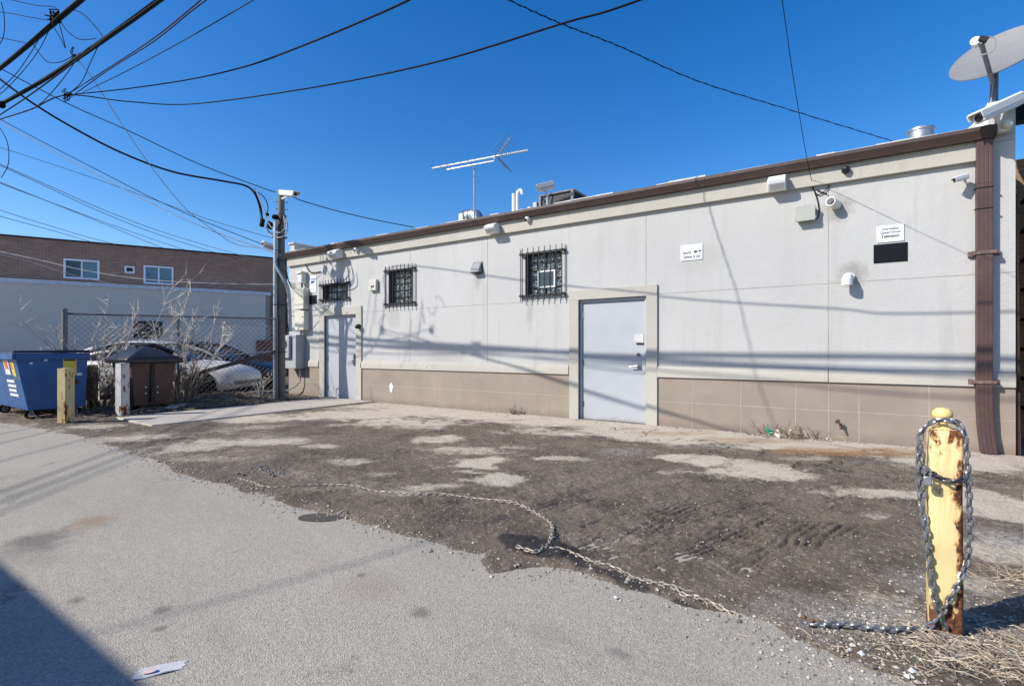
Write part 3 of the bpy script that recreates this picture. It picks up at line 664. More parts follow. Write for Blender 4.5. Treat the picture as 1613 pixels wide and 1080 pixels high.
cp = MB(); cp.box(1.345, BR + .03, WY - .02, 20, 4.185, 4.235); cp.box(BL - .03, BL + .24, WY - .01, 20, 4.165, 4.21); cp.build('coping', M_roof, bld, bevel=.01)
# pale tarpaulin-like flashing draped at the inside of the parapet
fl = MB(); fl.add([(1.37, WY + .03, 4.17), (1.37, 11, 4.17), (1.20, 11, 3.93), (1.12, WY + .03, 3.93)], [(0, 1, 2, 3)]); fl.add([(1.12, WY + .03, 3.93), (1.37, WY + .03, 3.93), (1.37, WY + .03, 4.17)], [(0, 1, 2)]); fl.build('flashing', M_roof, bld, smooth=False)
# downspout
ds = MB()
def rib_pipe(mb, x0, x1, pts, dep_=.075):
    n = 4; base_ = []
    for k in range(n):
        a = x0 + (x1 - x0) * k / n; b = x0 + (x1 - x0) * (k + 1) / n; base_ += [(a + .002, 0), (a + .006, -.0028), (b - .006, -.0028), (b - .002, 0)]
    ring = base_ + [(x1, dep_), (x0, dep_)]; m = len(ring); vs = []
    for (dx, yy, zz) in pts:
        vs += [(px + dx, yy + py, zz) for px, py in ring]
    fs = [(i * m + k, i * m + (k + 1) % m, (i + 1) * m + (k + 1) % m, (i + 1) * m + k) for i in range(len(pts) - 1) for k in range(m)]
    mb.add(vs, fs)
rib_pipe(ds, 1.235, 1.385, [(0, WY - .115, 3.80), (0, WY - .115, 3.25), (.0, WY - .112, 3.245), (0, WY - .112, .62), (.012, WY - .115, .30), (.035, WY - .15, .02)])
dso = ds.build('downspout', M_down, bld, angle=20)
for z in (2.42, .865):
    st = MB(); st.box(1.205, 1.42, WY - .128, WY - .122, z - .02, z + .02); st.box(1.17, 1.206, WY - .04, WY - .002, z - .035, z + .03); st.box(1.42, 1.46, WY - .04, WY - .002, z - .035, z + .03)
    st.box(1.205, 1.211, WY - .122, WY - .036, z - .03, z + .03); st.box(1.414, 1.42, WY - .122, WY - .036, z - .03, z + .03); st.build('strap', M_strap, dso, bevel=.003)
for z in (3.20, 2.95): el = MB(); el.box(1.225, 1.395, WY - .128, WY - .02, z, z + .009); el.build('pipe_joint', M_gutter, dso, smooth=False)
# white scuff of paint on the base blocks
sc = MB(); g = onY(616, 610, WY - .008)
P = [(g.x + (.05 + .010 * math.sin(2 * a + 1) + .010 * math.sin(5 * a)) * math.cos(a), WY - .0085, g.z + (.115 + .015 * math.cos(5 * a + 1)) * math.sin(a)) for a in np.linspace(0, 2 * math.pi, 33)[:-1]]
sc.add(P, [tuple(range(32))]); sc.build('paint_scuff', M_white, bld, smooth=False)

# faded chalky loops on the ledge
for px, rx_, rz_ in ((669, .05, .035), (679, .035, .045), (684, .02, .04)):
    ck = MB(); q = onY(px, 574, WY - .036); ck.tube([(q.x + rx_ * math.cos(a), WY - .0355, q.z - .03 + rz_ * math.sin(a)) for a in np.linspace(0, 2 * math.pi, 21)[:-1]], .006, 4, closed=True); ck.build('chalk_mark', M_white, bld, smooth=False)
# ------------------------------------------------------------------ things on the wall
def text(body, size, c, parent, name='lettering', mat=None, rot=(R(90), 0, 0), align='CENTER', sx=1.0, bold=0.0):
    cu = bpy.data.curves.new(name, 'FONT'); cu.body = body; cu.size = size; cu.align_x = align; cu.extrude = .0006; cu.offset = bold
    cu.materials.append(mat or M_ink); o_ = bpy.data.objects.new(name, cu); col.objects.link(o_); me_ = bpy.data.meshes.new_from_object(o_.evaluated_get(bpy.context.evaluated_depsgraph_get())); bpy.data.objects.remove(o_); o = bpy.data.objects.new(name, me_); col.objects.link(o); o.parent = parent
    o.location = Vector(c) - Vector(parent.get('_o', (0, 0, 0))); o.rotation_euler = rot; o.scale = (sx, 1, 1); return o
def frame_strip(mb, x0, x1, z0, z1, w, y0, y1):
    mb.box(x0, x1, y0, y1, z0, z0 + w); mb.box(x0, x1, y0, y1, z1 - w, z1); mb.box(x0, x0 + w, y0, y1, z0 + w, z1 - w); mb.box(x1 - w, x1, y0, y1, z0 + w, z1 - w)
# security sign
s0, s1 = onY(1072.5, 411.5), onY(1107, 384); sx0, sx1, sz0, sz1 = s0.x, s1.x, s0.z, s1.z + .005
sg = thing('security_sign', 'small white rounded sign about security cameras between right door and grey junction box', 'sign', ((sx0 + sx1) / 2, WY, sz0))
m = MB(); m.box(sx0, sx1, WY - .012, WY - .002, sz0, sz1); m.build('plate', M_sign, sg, bevel=.004)
m = MB(); frame_strip(m, sx0 + .018, sx1 - .018, sz0 + .016, sz1 - .016, .004, WY - .0135, WY - .0125); m.build('border', M_steeld, sg, smooth=False)
cx = (sx0 + sx1) / 2
text('Security', .066, (sx0 + .035, WY - .0135, sz0 + .105), sg, align='LEFT', sx=.62, bold=.001)
text('Cameras In Use', .066, (sx0 + .035, WY - .0135, sz0 + .038), sg, align='LEFT', sx=.62, bold=.001)
m = MB(); z = sz0 + .128; m.box(sx0 + .205, sx0 + .245, WY - .0142, WY - .0128, z - .016, z + .018); m.prism([(sx0 + .248, z - .018), (sx0 + .27, z), (sx0 + .248, z + .02)], 'y', WY - .0142, WY - .0128); m.box(sx0 + .28, sx0 + .315, WY - .0142, WY - .0128, z + .0, z + .022); m.box(sx0 + .28, sx0 + .292, WY - .0142, WY - .0128, z - .02, z - .001)
m.build('camera_symbol', M_ink, sg, smooth=False)
# CCTV sign + black panel
s0, s1 = onY(1381, 383), onY(1424, 352.5); x0, x1, z0, z1 = s0.x, s1.x, s0.z, s1.z
sg = thing('television_sign', 'square white closed circuit television sign with screws above black panel', 'sign', ((x0 + x1) / 2, WY, z0))
m = MB(); m.box(x0, x1, WY - .012, WY - .002, z0, z1); m.build('plate', M_sign, sg, bevel=.002)
cx = (x0 + x1) / 2
text('THESE PREMISES', .030, (cx, WY - .0135, z0 + .160), sg, sx=.85, bold=.0005)
text('Closed Circuit', .046, (cx, WY - .0135, z0 + .112), sg, sx=.78, bold=.0006)
text('Television', .056, (cx, WY - .0135, z0 + .058), sg, sx=.85, bold=.0012)
m = MB()
for a in (x0 + .02, x1 - .02):
    for b in (z0 + .02, z1 - .02): m.cyl((a, WY - .015, b), (a, WY - .011, b), .006, n=8)
m.build('screw', M_steeld, sg)
s0, s1 = onY(1376, 415), onY(1429.5, 380.5)
tag(MB().box(s0.x, s1.x, WY - .010, WY - .001, s0.z, s1.z - .005).build('blank_panel', M_blackpl, loc=((s0.x + s1.x) / 2, WY, s0.z), bevel=.002), 'blank black panel directly under the white television sign', 'panel')
# left pale notice and black panel
s0, s1 = onY(488.5, 461), onY(498, 434)
sg = thing('wall_notice', 'tall faded white notice with blue heading beside the small barred window', 'sign', (s0.x, WY, s0.z))
MB().box(s0.x, s1.x, WY - .010, WY - .001, s0.z, s1.z).build('plate', M_sign, sg, bevel=.002)
m = MB(); m.box(s0.x + .05, s1.x - .06, WY - .0118, WY - .0103, s1.z - .19, s1.z - .13); m.box(s0.x + .05, s1.x - .03, WY - .0118, WY - .0103, s1.z - .10, s1.z - .07); m.build('heading', M_inkb, sg, smooth=False)
m = MB()
for k in range(4): m.box(s0.x + .07, s1.x - .05, WY - .0118, WY - .0103, s0.z + .10 + .06 * k, s0.z + .115 + .06 * k)
m.build('print_lines', M_greybox, sg, smooth=False)
s0, s1 = onY(487.5, 479.5), onY(499, 464.5)
tag(MB().box(s0.x, s1.x, WY - .010, WY - .001, s0.z, s1.z).build('blank_panel', M_blackpl, loc=(s0.x, WY, s0.z), bevel=.002), 'blank black panel under the faded notice by the meter', 'panel')
# wall pack lights
def wall_pack(px, py, w, h, d, label, arm=False):
    c = onY(px, py, WY - .05 - d / 2); x0, x1 = c.x - w / 2, c.x + w / 2; z0, z1 = c.z - h / 2, c.z + h / 2; y = WY - .04 if z1 > 3.545 else WY - .002
    t = thing('wall_light', label, 'wall light', (c.x, y, c.z), 'box lights under the gutter')
    b = MB(); b.prism([(y, z0 + .02), (y, z1), (y - d * .55, z1), (y - d, z1 - h * .30), (y - d, z0 + h * .42), (y - d * .62, z0)], 'x', x0, x1); b.build('housing', M_white, t, bevel=.010)
    l = MB(); l.prism([(y - d - .003, z0 + h * .45), (y - d - .003, z0 + h * .64), (y - d - .001, z0 + h * .64), (y - d - .001, z0 + h * .45)], 'x', x0 + .02, x1 - .02)
    l.prism([(y - d * .98 - .004, z0 + h * .38), (y - d * .64 - .004, z0 + .010), (y - d * .64, z0 + .012), (y - d * .98, z0 + h * .39)], 'x', x0 + .03, x1 - .03); l.build('lens', M_lamp_lens, t)
    if arm: a = MB(); a.box(c.x - .02, c.x + .025, y - .03, y - .002, z1, z1 + .10); a.build('bracket', M_trim, t)
wall_pack(1224, 289, .23, .22, .20, 'white box wall light under gutter nearest the right corner', True)
wall_pack(775, 360, .24, .20, .24, 'white box wall light above the wall between two larger barred windows')
wall_pack(528, 400, .34, .22, .26, 'white box wall light above the smallest barred window')
# eyeball cameras under the gutter
def eye_cam(px, py, label, mat, r=.055, y=WY - .05):
    c = onY(px, py, y - .05); t = thing('dome_camera', label, 'camera', (c.x, y, c.z), 'small ball cameras along the wall')
    b = MB(); b.cyl((c.x, y + .003, c.z), (c.x, y - .035, c.z), r * 1.05, r * .95, 18); b.build('mount', mat, t)
    k = MB(); k.ball((c.x, y - .05, c.z), r, 16); k.build('body', mat, t)
    d = (Vector((-.35, -.8, -.45)).normalized()); q = Vector((c.x, y - .05, c.z)); l = MB(); l.cyl(q + d * r * .8, q + d * r * 1.04, r * .55, n=14); l.build('lens', M_black, t)
eye_cam(831, 345, 'white ball camera on beige band right of the middle box light', M_white)
eye_cam(1332, 267, 'black ball camera on beige band near the right end', M_black, .05)
eye_cam(561, 393, 'white ball camera on beige band right of the leftmost box light', M_white, .06)
eye_cam(563.5, 514, 'black ball camera on the trim beside the left door', M_black, .06, WY - .036)
# bullet cameras
def bullet(name, label, tip, root, w, h, mat, hood=True, bracket=None, parent_loc=None):
    tip, root = Vector(tip), Vector(root); L = (tip - root).length; M_ = frame_dir(root, tip - root)
    t = thing(name, label, 'camera', tuple(root), 'security cameras on brackets')
    b = MB(); b.box(0, L * .93, -w / 2, w / 2, -h / 2, h * .42, M_); b.build('housing', mat, t, bevel=min(w, h) * .18)
    if hood: s_ = MB(); s_.prism([(-w * .56, -h * .1), (-w * .60, h * .50), (-w * .4, h * .62), (w * .4, h * .62), (w * .60, h * .50), (w * .56, -h * .1), (w * .51, -h * .1), (w * .51, h * .44), (-w * .51, h * .44), (-w * .51, -h * .1)], 'x', 0, L, M_); s_.build('sunshield', mat, t, bevel=.003)
    l = MB(); l.cyl(M_ @ Vector((L * .93, 0, -h * .02)), M_ @ Vector((L * .94, 0, -h * .02)), min(w, h) * .36, n=14); l.build('lens', M_black, t)
    if bracket: k = MB(); k.tube(bracket, min(w, h) * .2, 8); k.ball(bracket[0], min(w, h) * .28, 10); k.build('bracket', mat, t)
    return t
c = onY(1515, 282, WY - .10)
bullet('bullet_camera', 'small white bullet camera on wall just left of the downspout', c + Vector((-.09, -.10, -.03)), c + Vector((.05, .0, .02)), .06, .06, M_white, True, [c + Vector((.03, .02, -.02)), c + Vector((.05, .05, -.05)), (c.x + .06, WY, c.z - .05)])
a = onY(1537, 188, WY - .42); b = onY(1603, 158, WY - .06)
bullet('bullet_camera', 'large white housed camera clamped to the right roof corner', a, b, .15, .13, M_white, True, [(a + b) / 2 + Vector((0, 0, -.08)), (a + b) / 2 + Vector((.03, .12, -.15)), ((a + b).x / 2 + .04, WY, (a + b).z / 2 - .16)])
a = onY(846, 298, 8.75); b = onY(872, 292, 8.95)
bullet('bullet_camera', 'grey boxy camera on short post at roof edge before air conditioner', a, b, .15, .13, M_greybox, True, [(a + b) / 2 + Vector((0, 0, -.06)), (a + b) / 2 + Vector((0.02, .04, -.16)), ((a + b).x / 2 + .03, 8.9, 3.9)])
# junction box, pipes, vent
c0, c1 = onY(1254, 349, WY - .09), onY(1283, 322, WY - .09)
t = thing('junction_box', 'grey green plastic junction box left of the white pipe stub', 'junction box', (c0.x, WY, c0.z))
m = MB(); m.box(c0.x, c1.x, WY - .10, WY - .02, c0.z, c1.z - .01); m.build('box', M_jbox, t, bevel=.01)
m = MB(); m.box(c0.x - .012, c1.x + .012, WY - .118, WY - .100, c0.z - .01, c1.z); m.build('lid', M_jbox, t, bevel=.006)
m = MB()
for x in (c0.x - .02, c1.x + .008):
    for z in (c0.z + .02, c1.z - .05): m.box(x, x + .014, WY - .115, WY - .09, z, z + .025)
m.box((c0.x + c1.x) / 2 - .02, (c0.x + c1.x) / 2 + .02, WY - .10, WY - .07, c1.z, c1.z + .02); m.box(c0.x + .05, c1.x - .04, WY - .02, WY - .003, c0.z - .03, c1.z); m.build('latch', M_jbox, t, bevel=.002)
c = onY(1318, 323)
t = thing('pipe_stub', 'white plastic pipe stub angled out of the wall beside the junction box', 'pipe', (c.x, WY, c.z))
m = MB(); d = Vector((-.36, -.92, .12)).normalized(); q = Vector((c.x, WY + .01, c.z)); n_ = 20
ax = d; u_ = ax.orthogonal().normalized(); v_ = ax.cross(u_); vs = []
for (tt, rr) in ((0, .062), (.19, .062), (.19, .053), (.05, .053)): vs += [q + ax * tt + (u_ * math.cos(2 * math.pi * k / n_) + v_ * math.sin(2 * math.pi * k / n_)) * rr for k in range(n_)]
m.add(vs, [(i * n_ + k, i * n_ + (k + 1) % n_, (i + 1) * n_ + (k + 1) % n_, (i + 1) * n_ + k) for i in range(3) for k in range(n_)] ); m.build('tube', M_pvc, t)
m = MB(); m.cyl(q + ax * .05, q + ax * .055, .052, n=18); m.build('mesh_screen', M_steeld, t)
c = onY(1338, 437)
t = thing('pipe_elbow', 'white plastic pipe elbow turned down, below the television sign', 'pipe', (c.x, WY, c.z))
m = MB(); m.tube([(c.x, WY + .01, c.z), (c.x - .01, WY - .06, c.z + .005), (c.x - .02, WY - .11, c.z - .005), (c.x - .025, WY - .135, c.z - .05), (c.x - .025, WY - .138, c.z - .10)], .056, 16); m.build('bend', M_pvc, t)
m = MB(); m.cyl((c.x - .025, WY - .138, c.z - .03), (c.x - .025, WY - .138, c.z - .115), .064, n=18); m.cyl((c.x, WY - .005, c.z), (c.x, WY - .04, c.z), .064, n=18); m.build('collar', M_pvc, t)
# grimy sealant rings round the pipes
for px, py, nm in ((1320, 326, 'pipe stub'), (1339, 436, 'pipe elbow')):
    pass
c0, c1 = onY(744, 430, WY - .05), onY(757, 416, WY - .05)
t = thing('vent_hood', 'small grey louvred vent hood between the two larger barred windows', 'vent', (c0.x, WY, c0.z))
m = MB(); m.prism([(WY, c0.z), (WY, c1.z + .04), (WY - .03, c1.z + .04), (WY - .13, c0.z + .02), (WY - .13, c0.z)], 'x', c0.x, c1.x); m.build('hood', simple('dull_zinc', (.20, .21, .22, 1), .6), t, bevel=.004)
m = MB(); m.box(c0.x - .02, c1.x + .02, WY - .012, WY - .001, c0.z - .03, c1.z + .06); m.build('flange', M_steeld, t)
m = MB(); m.box(c0.x + .015, c1.x - .015, WY - .12, WY - .02, c0.z - .012, c0.z - .001); m.build('flap', M_black, t)
c0, c1 = onY(582, 458, WY - .06), onY(593, 440, WY - .06)
t = thing('bell_box', 'cream square alarm box with black emblem beside the tall barred window', 'alarm box', (c0.x, WY, c0.z))
m = MB(); m.box(c0.x, c1.x, WY - .085, WY - .001, c0.z, c1.z); m.build('cover', M_cream, t, bevel=.008)
m = MB(); xm = (c0.x + c1.x) / 2
m.prism([(xm - .01 + .035 * math.cos(a), c0.z + .09 + .028 * math.sin(a)) for a in np.linspace(0, 2 * math.pi, 17)[:-1]], 'y', WY - .0875, WY - .0855)
m.prism([(xm + .035, c0.z + .065), (xm + .075, c0.z + .075), (xm + .07, c0.z + .12), (xm + .035, c0.z + .11)], 'y', WY - .0875, WY - .0855); m.build('emblem', M_ink, t, smooth=False)
c = onY(1324, 668)
t = thing('hose_tap', 'rusty brass hose tap low on the brown base near the right', 'tap', (c.x, WY, c.z))
m = MB(); m.tube([(c.x, WY, c.z), (c.x, WY - .06, c.z), (c.x, WY - .09, c.z - .01), (c.x + .005, WY - .11, c.z - .05)], [.016, .016, .015, .013], 10); m.build('spout', M_brass, t)
m = MB(); m.cyl((c.x - .0, WY - .065, c.z), (c.x - .03, WY - .10, c.z + .045), .008, n=8); m.cyl((c.x - .03, WY - .10, c.z + .045), (c.x - .035, WY - .106, c.z + .053), .032, n=10); m.build('handwheel', M_brass, t)
c0, c1 = onY(998, 540, WY + .053), onY(1014, 526, WY + .053)
m = MB(); m.add([(c0.x, WY + .050, c0.z + .02), (c1.x, WY + .044, c0.z), (c1.x - .005, WY + .05, c1.z + .005), (c0.x + .012, WY + .05, c1.z), (c0.x, WY + .0535, c0.z + .02), (c1.x, WY + .0535, c0.z), (c1.x - .005, WY + .0535, c1.z + .005), (c0.x + .012, WY + .0535, c1.z)], [(0, 1, 2, 3), (7, 6, 5, 4), (0, 4, 5, 1), (1, 5, 6, 2), (2, 6, 7, 3), (3, 7, 4, 0)])
tag(m.build('paper_note', M_paper, loc=(c0.x, WY + .05, c0.z), smooth=False), 'white paper note taped above the deadbolt of the right door', 'paper')
m = MB(); c2 = onY(1007, 541, WY + .05); m.box(c2.x - .05, c2.x + .08, WY + .047, WY + .054, c2.z - .02, c2.z + .012)
tag(m.build('mail_slot', M_black, loc=(c2.x, WY, c2.z)), 'narrow black slot plate just under the paper note', 'slot plate')

# ------------------------------------------------------------------ electrical gear at the left corner
def gear(name, label, cat, px0, py0, px1, py1, y0, mat, extra=None):
    a, b = onY(px0, py1, y0), onY(px1, py0, y0)
    t = thing(name, label, cat, (a.x, WY, a.z)); m = MB(); m.box(a.x, b.x, y0, WY - .002, a.z, b.z); m.build('body', mat, t, bevel=.012); return t, a, b
t, a, b = gear('meter_cabinet', 'large grey electric meter cabinet with round glass meter by the pole', 'meter', 448, 527, 466, 580, WY - .28, M_greybox)
m = MB(); m.box(a.x - .05, a.x + (b.x - a.x) * .62, WY - .36, WY - .281, a.z + .28, b.z - .03); m.build('meter_socket', M_greybox, t, bevel=.012)
mc = Vector((a.x + .10, WY - .36, b.z - .19)); m = MB(); m.cyl(mc, mc + Vector((0, -.09, 0)), .10, .092, 20); m.cyl(mc + Vector((0, -.09, 0)), mc + Vector((0, -.11, 0)), .085, .06, 20); m.build('meter_dial', M_lamp_lens, t)
m = MB(); m.tube([(b.x - .1, WY - .1, a.z), (b.x - .08, WY - .1, a.z - .35), (b.x - .2, WY - .16, a.z - .48), (b.x - .5, WY - .2, a.z - .6)], .018, 8); m.build('ground_conduit', M_steel, t)
t, a, b = gear('cream_enclosure', 'upper cream utility enclosure under the little white box', 'utility box', 463.5, 453, 478, 487.5, WY - .18, M_cream)
m = MB(); m.cyl((b.x - .06, WY - .19, a.z + .35), (b.x - .06, WY - .18, a.z + .35), .02, n=8); m.build('latch', M_steeld, t)
t, a, b = gear('cream_enclosure', 'lower cream utility enclosure stacked above the meter cabinet', 'utility box', 464, 489, 478.5, 520, WY - .18, M_cream)
m = MB(); m.cyl((b.x - .06, WY - .19, a.z + .35), (b.x - .06, WY - .18, a.z + .35), .02, n=8); m.build('latch', M_steeld, t)
m = MB(); m.cyl((a.x + .15, WY - .09, a.z), (a.x + .15, WY - .09, a.z - .14), .03, n=10); m.build('nipple', M_steel, t)
t, a, b = gear('white_service_box', 'little white service box above the cream enclosures', 'utility box', 469, 429, 475, 446, WY - .16, M_white)
m = MB(); m.box(a.x - .04, b.x + .03, WY - .20, WY - .002, b.z - .02, b.z + .03); m.build('hood', M_white, t, bevel=.006)
m = MB(); m.cyl(((a.x + b.x) / 2, WY - .09, a.z), ((a.x + b.x) / 2, WY - .09, a.z - .20), .025, n=10); m.build('nipple', M_brass, t)

# wooden pole with conduits
PX, PY = onY(443.5, 551, 7.30).x, 7.30
pole = thing('utility_pole', 'dark wooden service pole with steel conduit at left end of building', 'utility pole', (PX, PY, 0))
m = MB(); m.tube([(PX, PY, -.3), (PX, PY, 2.5), (PX - .01, PY, 5.08)], [.090, .084, .074], 16); m.build('trunk', M_pole, pole)
m = MB(); cxp, cyp = PX - .045, PY - .135
m.tube([(cxp, cyp, -.1), (cxp, cyp, 4.35)], .05, 12); m.build('conduit', M_steel, pole)
m = MB(); q1 = (PX + .02, PY - .16, 4.4)
m.tube(spline([q1, (PX + .01, PY - .165, 3.6), (PX + .03, PY - .16, 3.3), (PX + .18, PY - .05, 2.95), (PX + .22, PY + .05, 2.6), (PX + .20, PY + .1, 1.7)], 6), .045, 12); m.build('conduit', M_steel, pole)
m = MB(); m.ball((PX + .02, PY - .17, 4.46), .085, 12, (1, 1, .8)); m.build('weatherhead', M_rub, pole)
for z in (3.42, 4.0, 2.35, 1.2):
    m = MB(); m.tube([(PX + .155 * math.cos(a_) - .03, PY + .155 * math.sin(a_) - .03, z) for a_ in np.linspace(0, 2 * math.pi, 17)[:-1]], .012, 5, closed=True); m.build('strap', M_iron, pole)
m = MB()
for k in range(6):
    z = 4.05 + k * .17; m.cyl((PX - .20, PY - .02, z), (PX - .08, PY, z), .010, n=6); m.cyl((PX + .08, PY, z - .06), (PX + .22, PY + .03, z - .06), .010, n=6)
m.build('step_bolt', M_iron, pole)
for (px, py, w, h, rz) in ((413, 351, .10, .20, .4), (425, 355, .15, .17, .5), (421, 338, .05, .07, .1)):
    c = onY(px, py, PY - .12); m = MB(); m.cbox(c, (w, .08, h), Matrix.Rotation(rz, 3, 'Y')); m.build('splice_box', M_rub, pole, bevel=.012)
loops = [[(400, 297), (411, 325), (415, 352), (430, 370), (445, 374), (453, 360), (449, 338)], [(404, 300), (416, 330), (422, 350), (436, 366), (448, 360), (447, 340)],
         [(407, 303), (417, 312), (422, 325), (421, 336)], [(410, 350), (407, 320), (400, 298)], [(430, 368), (442, 352), (444, 340)], [(417, 355), (424, 368), (440, 374), (452, 366), (451, 345)]]
for k, lp in enumerate(loops):
    m = MB(); m.tube(spline([onY(x, y, PY - .15 - .03 * (k % 3)) for x, y in lp], 6), .012, 5); m.build('cable_loop', M_rub if k % 2 == 0 else M_whcab, pole)
for k in range(3):
    m = MB(); m.tube(spline([onY(449 + k, 425, PY - .1), onY(455 + k, 443 + 3 * k, PY + .1), onY(466, 448 + 3 * k, WY - .14)], 6), .010, 5); m.build('service_lead', M_grcab, pole)
b_ = onY(444, 306, PY - .05); a_ = onY(467, 306, PY - .35)
bullet('bullet_camera', 'white camera at the very top of the wooden pole', a_, b_ + Vector((0, 0, .03)), .14, .11, M_white, True, [(a_ + b_) / 2 + Vector((0, 0, -.05)), b_ + Vector((-.02, .02, -.1))])
a_ = onY(413, 384, PY - .3); b_ = onY(431, 391, PY - .02)
bullet('bullet_camera', 'white camera on arm at the left of the wooden pole', a_, b_, .13, .12, M_white, True, [(a_ + b_) / 2 + Vector((0, 0, -.05)), b_ + Vector((.1, .02, -.06))])

# ------------------------------------------------------------------ roof things
t = thing('tv_antenna', 'long silver television aerial on a mast above the roof', 'antenna', (-7.4, 9.5, 3.9))
mb_ = onY(747, 300, 9.5); mx = mb_.x
m = MB(); m.cyl((mx, 9.5, 3.9), (mx, 9.5, 5.62), .022, n=8); m.build('mast', M_steel, t)
zc = 12.0; e0, e1 = dep(681, 265, 12.35), dep(832, 236.5, 11.4)
bd = (e1 - e0).normalized(); side = bd.cross(Vector((0, 0, 1))).normalized()
m = MB(); m.tube([e0, e1], .022, 6); lo = Vector((0, 0, -.10)); p = lambda f: e0.lerp(e1, f)
m.tube([p(.16), p(.165) + lo, p(.66) + lo, p(.665)], .016, 6); m.build('boom', M_steel, t)
hinge = p(.69); tipu, tipd = dep(803, 217, 11.7), dep(800, 266, 11.7)
m = MB(); m.tube([hinge, tipu], .018, 6); m.tube([hinge, tipd], .018, 6); m.build('reflector_arm', M_steel, t)
m = MB()
for k in range(7):
    f = .02 + k * .075; L = .55 - .04 * k; q = p(f); m.cyl(q - side * L * .35, q + side * L * .35, .008, n=4)
for tip in (tipu, tipd):
    for k in range(6): q = hinge.lerp(tip, .2 + k * .16); m.cyl(q - side * .30, q + side * .30, .007, n=4)
for k in range(16): q = p(.72 + k * .018); m.cyl(q - side * .07, q + side * .07, .007, n=4)
m.build('element', M_steeld, t)
t = thing('duct_fan', 'silver round duct elbow on the roof at foot of the aerial', 'duct', (-7.5, 9.7, 3.9))
c = onY(742, 339, 9.8); cz = c.z - .03
m = MB(); m.tube(spline([(c.x - .22, 9.8, cz), (c.x, 9.8, cz + .01), (c.x + .14, 9.78, cz - .01), (c.x + .22, 9.76, cz - .10), (c.x + .24, 9.75, cz - .25), (c.x + .24, 9.75, 3.9)], 4), .155, 18); m.build('duct', M_steel, t)
m = MB()
for dx in (-.16, .0): m.tube([(c.x + dx, 9.8 + .162 * math.cos(a), cz + .162 * math.sin(a)) for a in np.linspace(0, 2 * math.pi, 21)[:-1]], .012, 5, closed=True)
m.build('band', M_steeld, t)
m = MB(); q = onY(726, 340, 9.6); m.box(q.x - .12, q.x + .06, 9.62, 9.95, 3.9, q.z + .09); m.build('end_box', M_steel, t, bevel=.04)
m = MB(); q = onY(809, 316, 9.0); q2 = onY(815, 316, 9.0); t = thing('vent_pipe', 'pair of thin white roof vent pipes, one hooked over', 'vent pipe', (q.x, 9.0, 3.9))
m.cyl((q.x, 9.0, 3.88), (q.x, 9.0, onY(809, 305, 9).z), .035, n=10); m.build('straight_pipe', M_pvc, t)
m = MB(); zt = onY(815, 302, 9).z; m.tube(spline([(q2.x, 9, 3.88), (q2.x, 9, zt - .05), (q2.x + .02, 9, zt), (q2.x + .07, 9, zt + .025), (q2.x + .11, 9, zt - .01), (q2.x + .115, 9, zt - .07)], 5), .03, 10); m.build('hooked_pipe', M_pvc, t)
n0 = onY(905, 297, 10.6); fl_ = onY(848, 303, 10.6)
t = thing('air_conditioner', 'dark rooftop air conditioning unit with pale frame', 'air conditioner', (n0.x, 10.6, 3.9))
m = MB(); m.box(fl_.x + .04, n0.x - .07, 10.62, 12.0, 3.9, n0.z - .07); m.build('coil', M_black, t, smooth=False)
m = MB(); zt = n0.z
m.box(fl_.x + .02, n0.x, 10.58, 12.05, zt - .035, zt)
for x, y in ((fl_.x + .02, 10.58), (n0.x - .09, 10.58), (n0.x - .06, 11.95)): m.box(x, x + .06, y, y + .08, 3.9, zt - .036)
m.build('frame', simple('grey_unit_casing', (.17, .17, .165, 1), .6), t, bevel=.006)
m = MB(); m.box(fl_.x - .32, fl_.x - .22, 10.6, 10.8, 3.9, zt - .22); m.box(fl_.x - .16, fl_.x - .05, 10.6, 10.9, 3.9, zt - .14); m.build('pipe_casing', M_greybox, t, bevel=.01)
m = MB(); m.box(n0.x - .07, n0.x - .02, 10.68, 11.93, 3.95, zt - .07); m.build('shaded_side', M_blackpl, t)  # black panel: shade on the unit's right side put into its colour
q = onY(1450, 213, 9.2); t = thing('roof_ventilator', 'low round silver roof ventilator near the right end', 'vent', (q.x, 9.2, 3.9))
rr = .15; zt = onY(1450, 208, 9.2).z; m = MB(); m.cyl((q.x, 9.2, 3.88), (q.x, 9.2, zt), rr, n=24); m.build('drum', M_steel, t)
m = MB(); m.cyl((q.x, 9.2, zt), (q.x, 9.2, zt + .03), rr + .012, rr + .012, 24); m.build('rim', M_steel, t)
# satellite dish: faces the sun side
dc = Vector((1.56, 9.0, 5.10)); az, eld, RD = R(204), R(40), .50
nd = Vector((math.sin(az) * math.cos(eld), math.cos(az) * math.cos(eld), math.sin(eld)))
ud = Vector((0, 0, 1)).cross(nd).normalized(); vd = nd.cross(ud)
t = thing('satellite_dish', 'big round grey satellite dish on a mast at the right roof corner', 'satellite dish', (1.52, 9.05, 4.2))
m = MB(); NR, NA = 8, 40; vs = []; 
for side_ in (0, 1):
    for i in range(NR + 1):
        r = RD * i / NR + 1e-4
        for k in range(NA):
            a = 2 * math.pi * k / NA; vs.append(dc + ud * (r * math.cos(a)) + vd * (r * math.sin(a)) + nd * (.10 * (r / RD) ** 2 - .10 - (.012 if side_ else 0)))
fs = []; o_ = (NR + 1) * NA
for s_ in (0, 1):
    for i in range(NR):
        for k in range(NA):
            l = (k + 1) % NA; q = (i * NA + k, i * NA + l, (i + 1) * NA + l, (i + 1) * NA + k); fs.append(tuple(x + s_ * o_ for x in (q if s_ == 0 else q[::-1])))
for k in range(NA): l = (k + 1) % NA; fs.append((NR * NA + k, NR * NA + l, o_ + NR * NA + l, o_ + NR * NA + k))
m.add(vs, fs); m.build('reflector', M_dish, t, angle=60)
foot = dc - vd * RD * .96; lnb = dep(1545, 66, (-SS * foot.x + CC * foot.y) - .36)
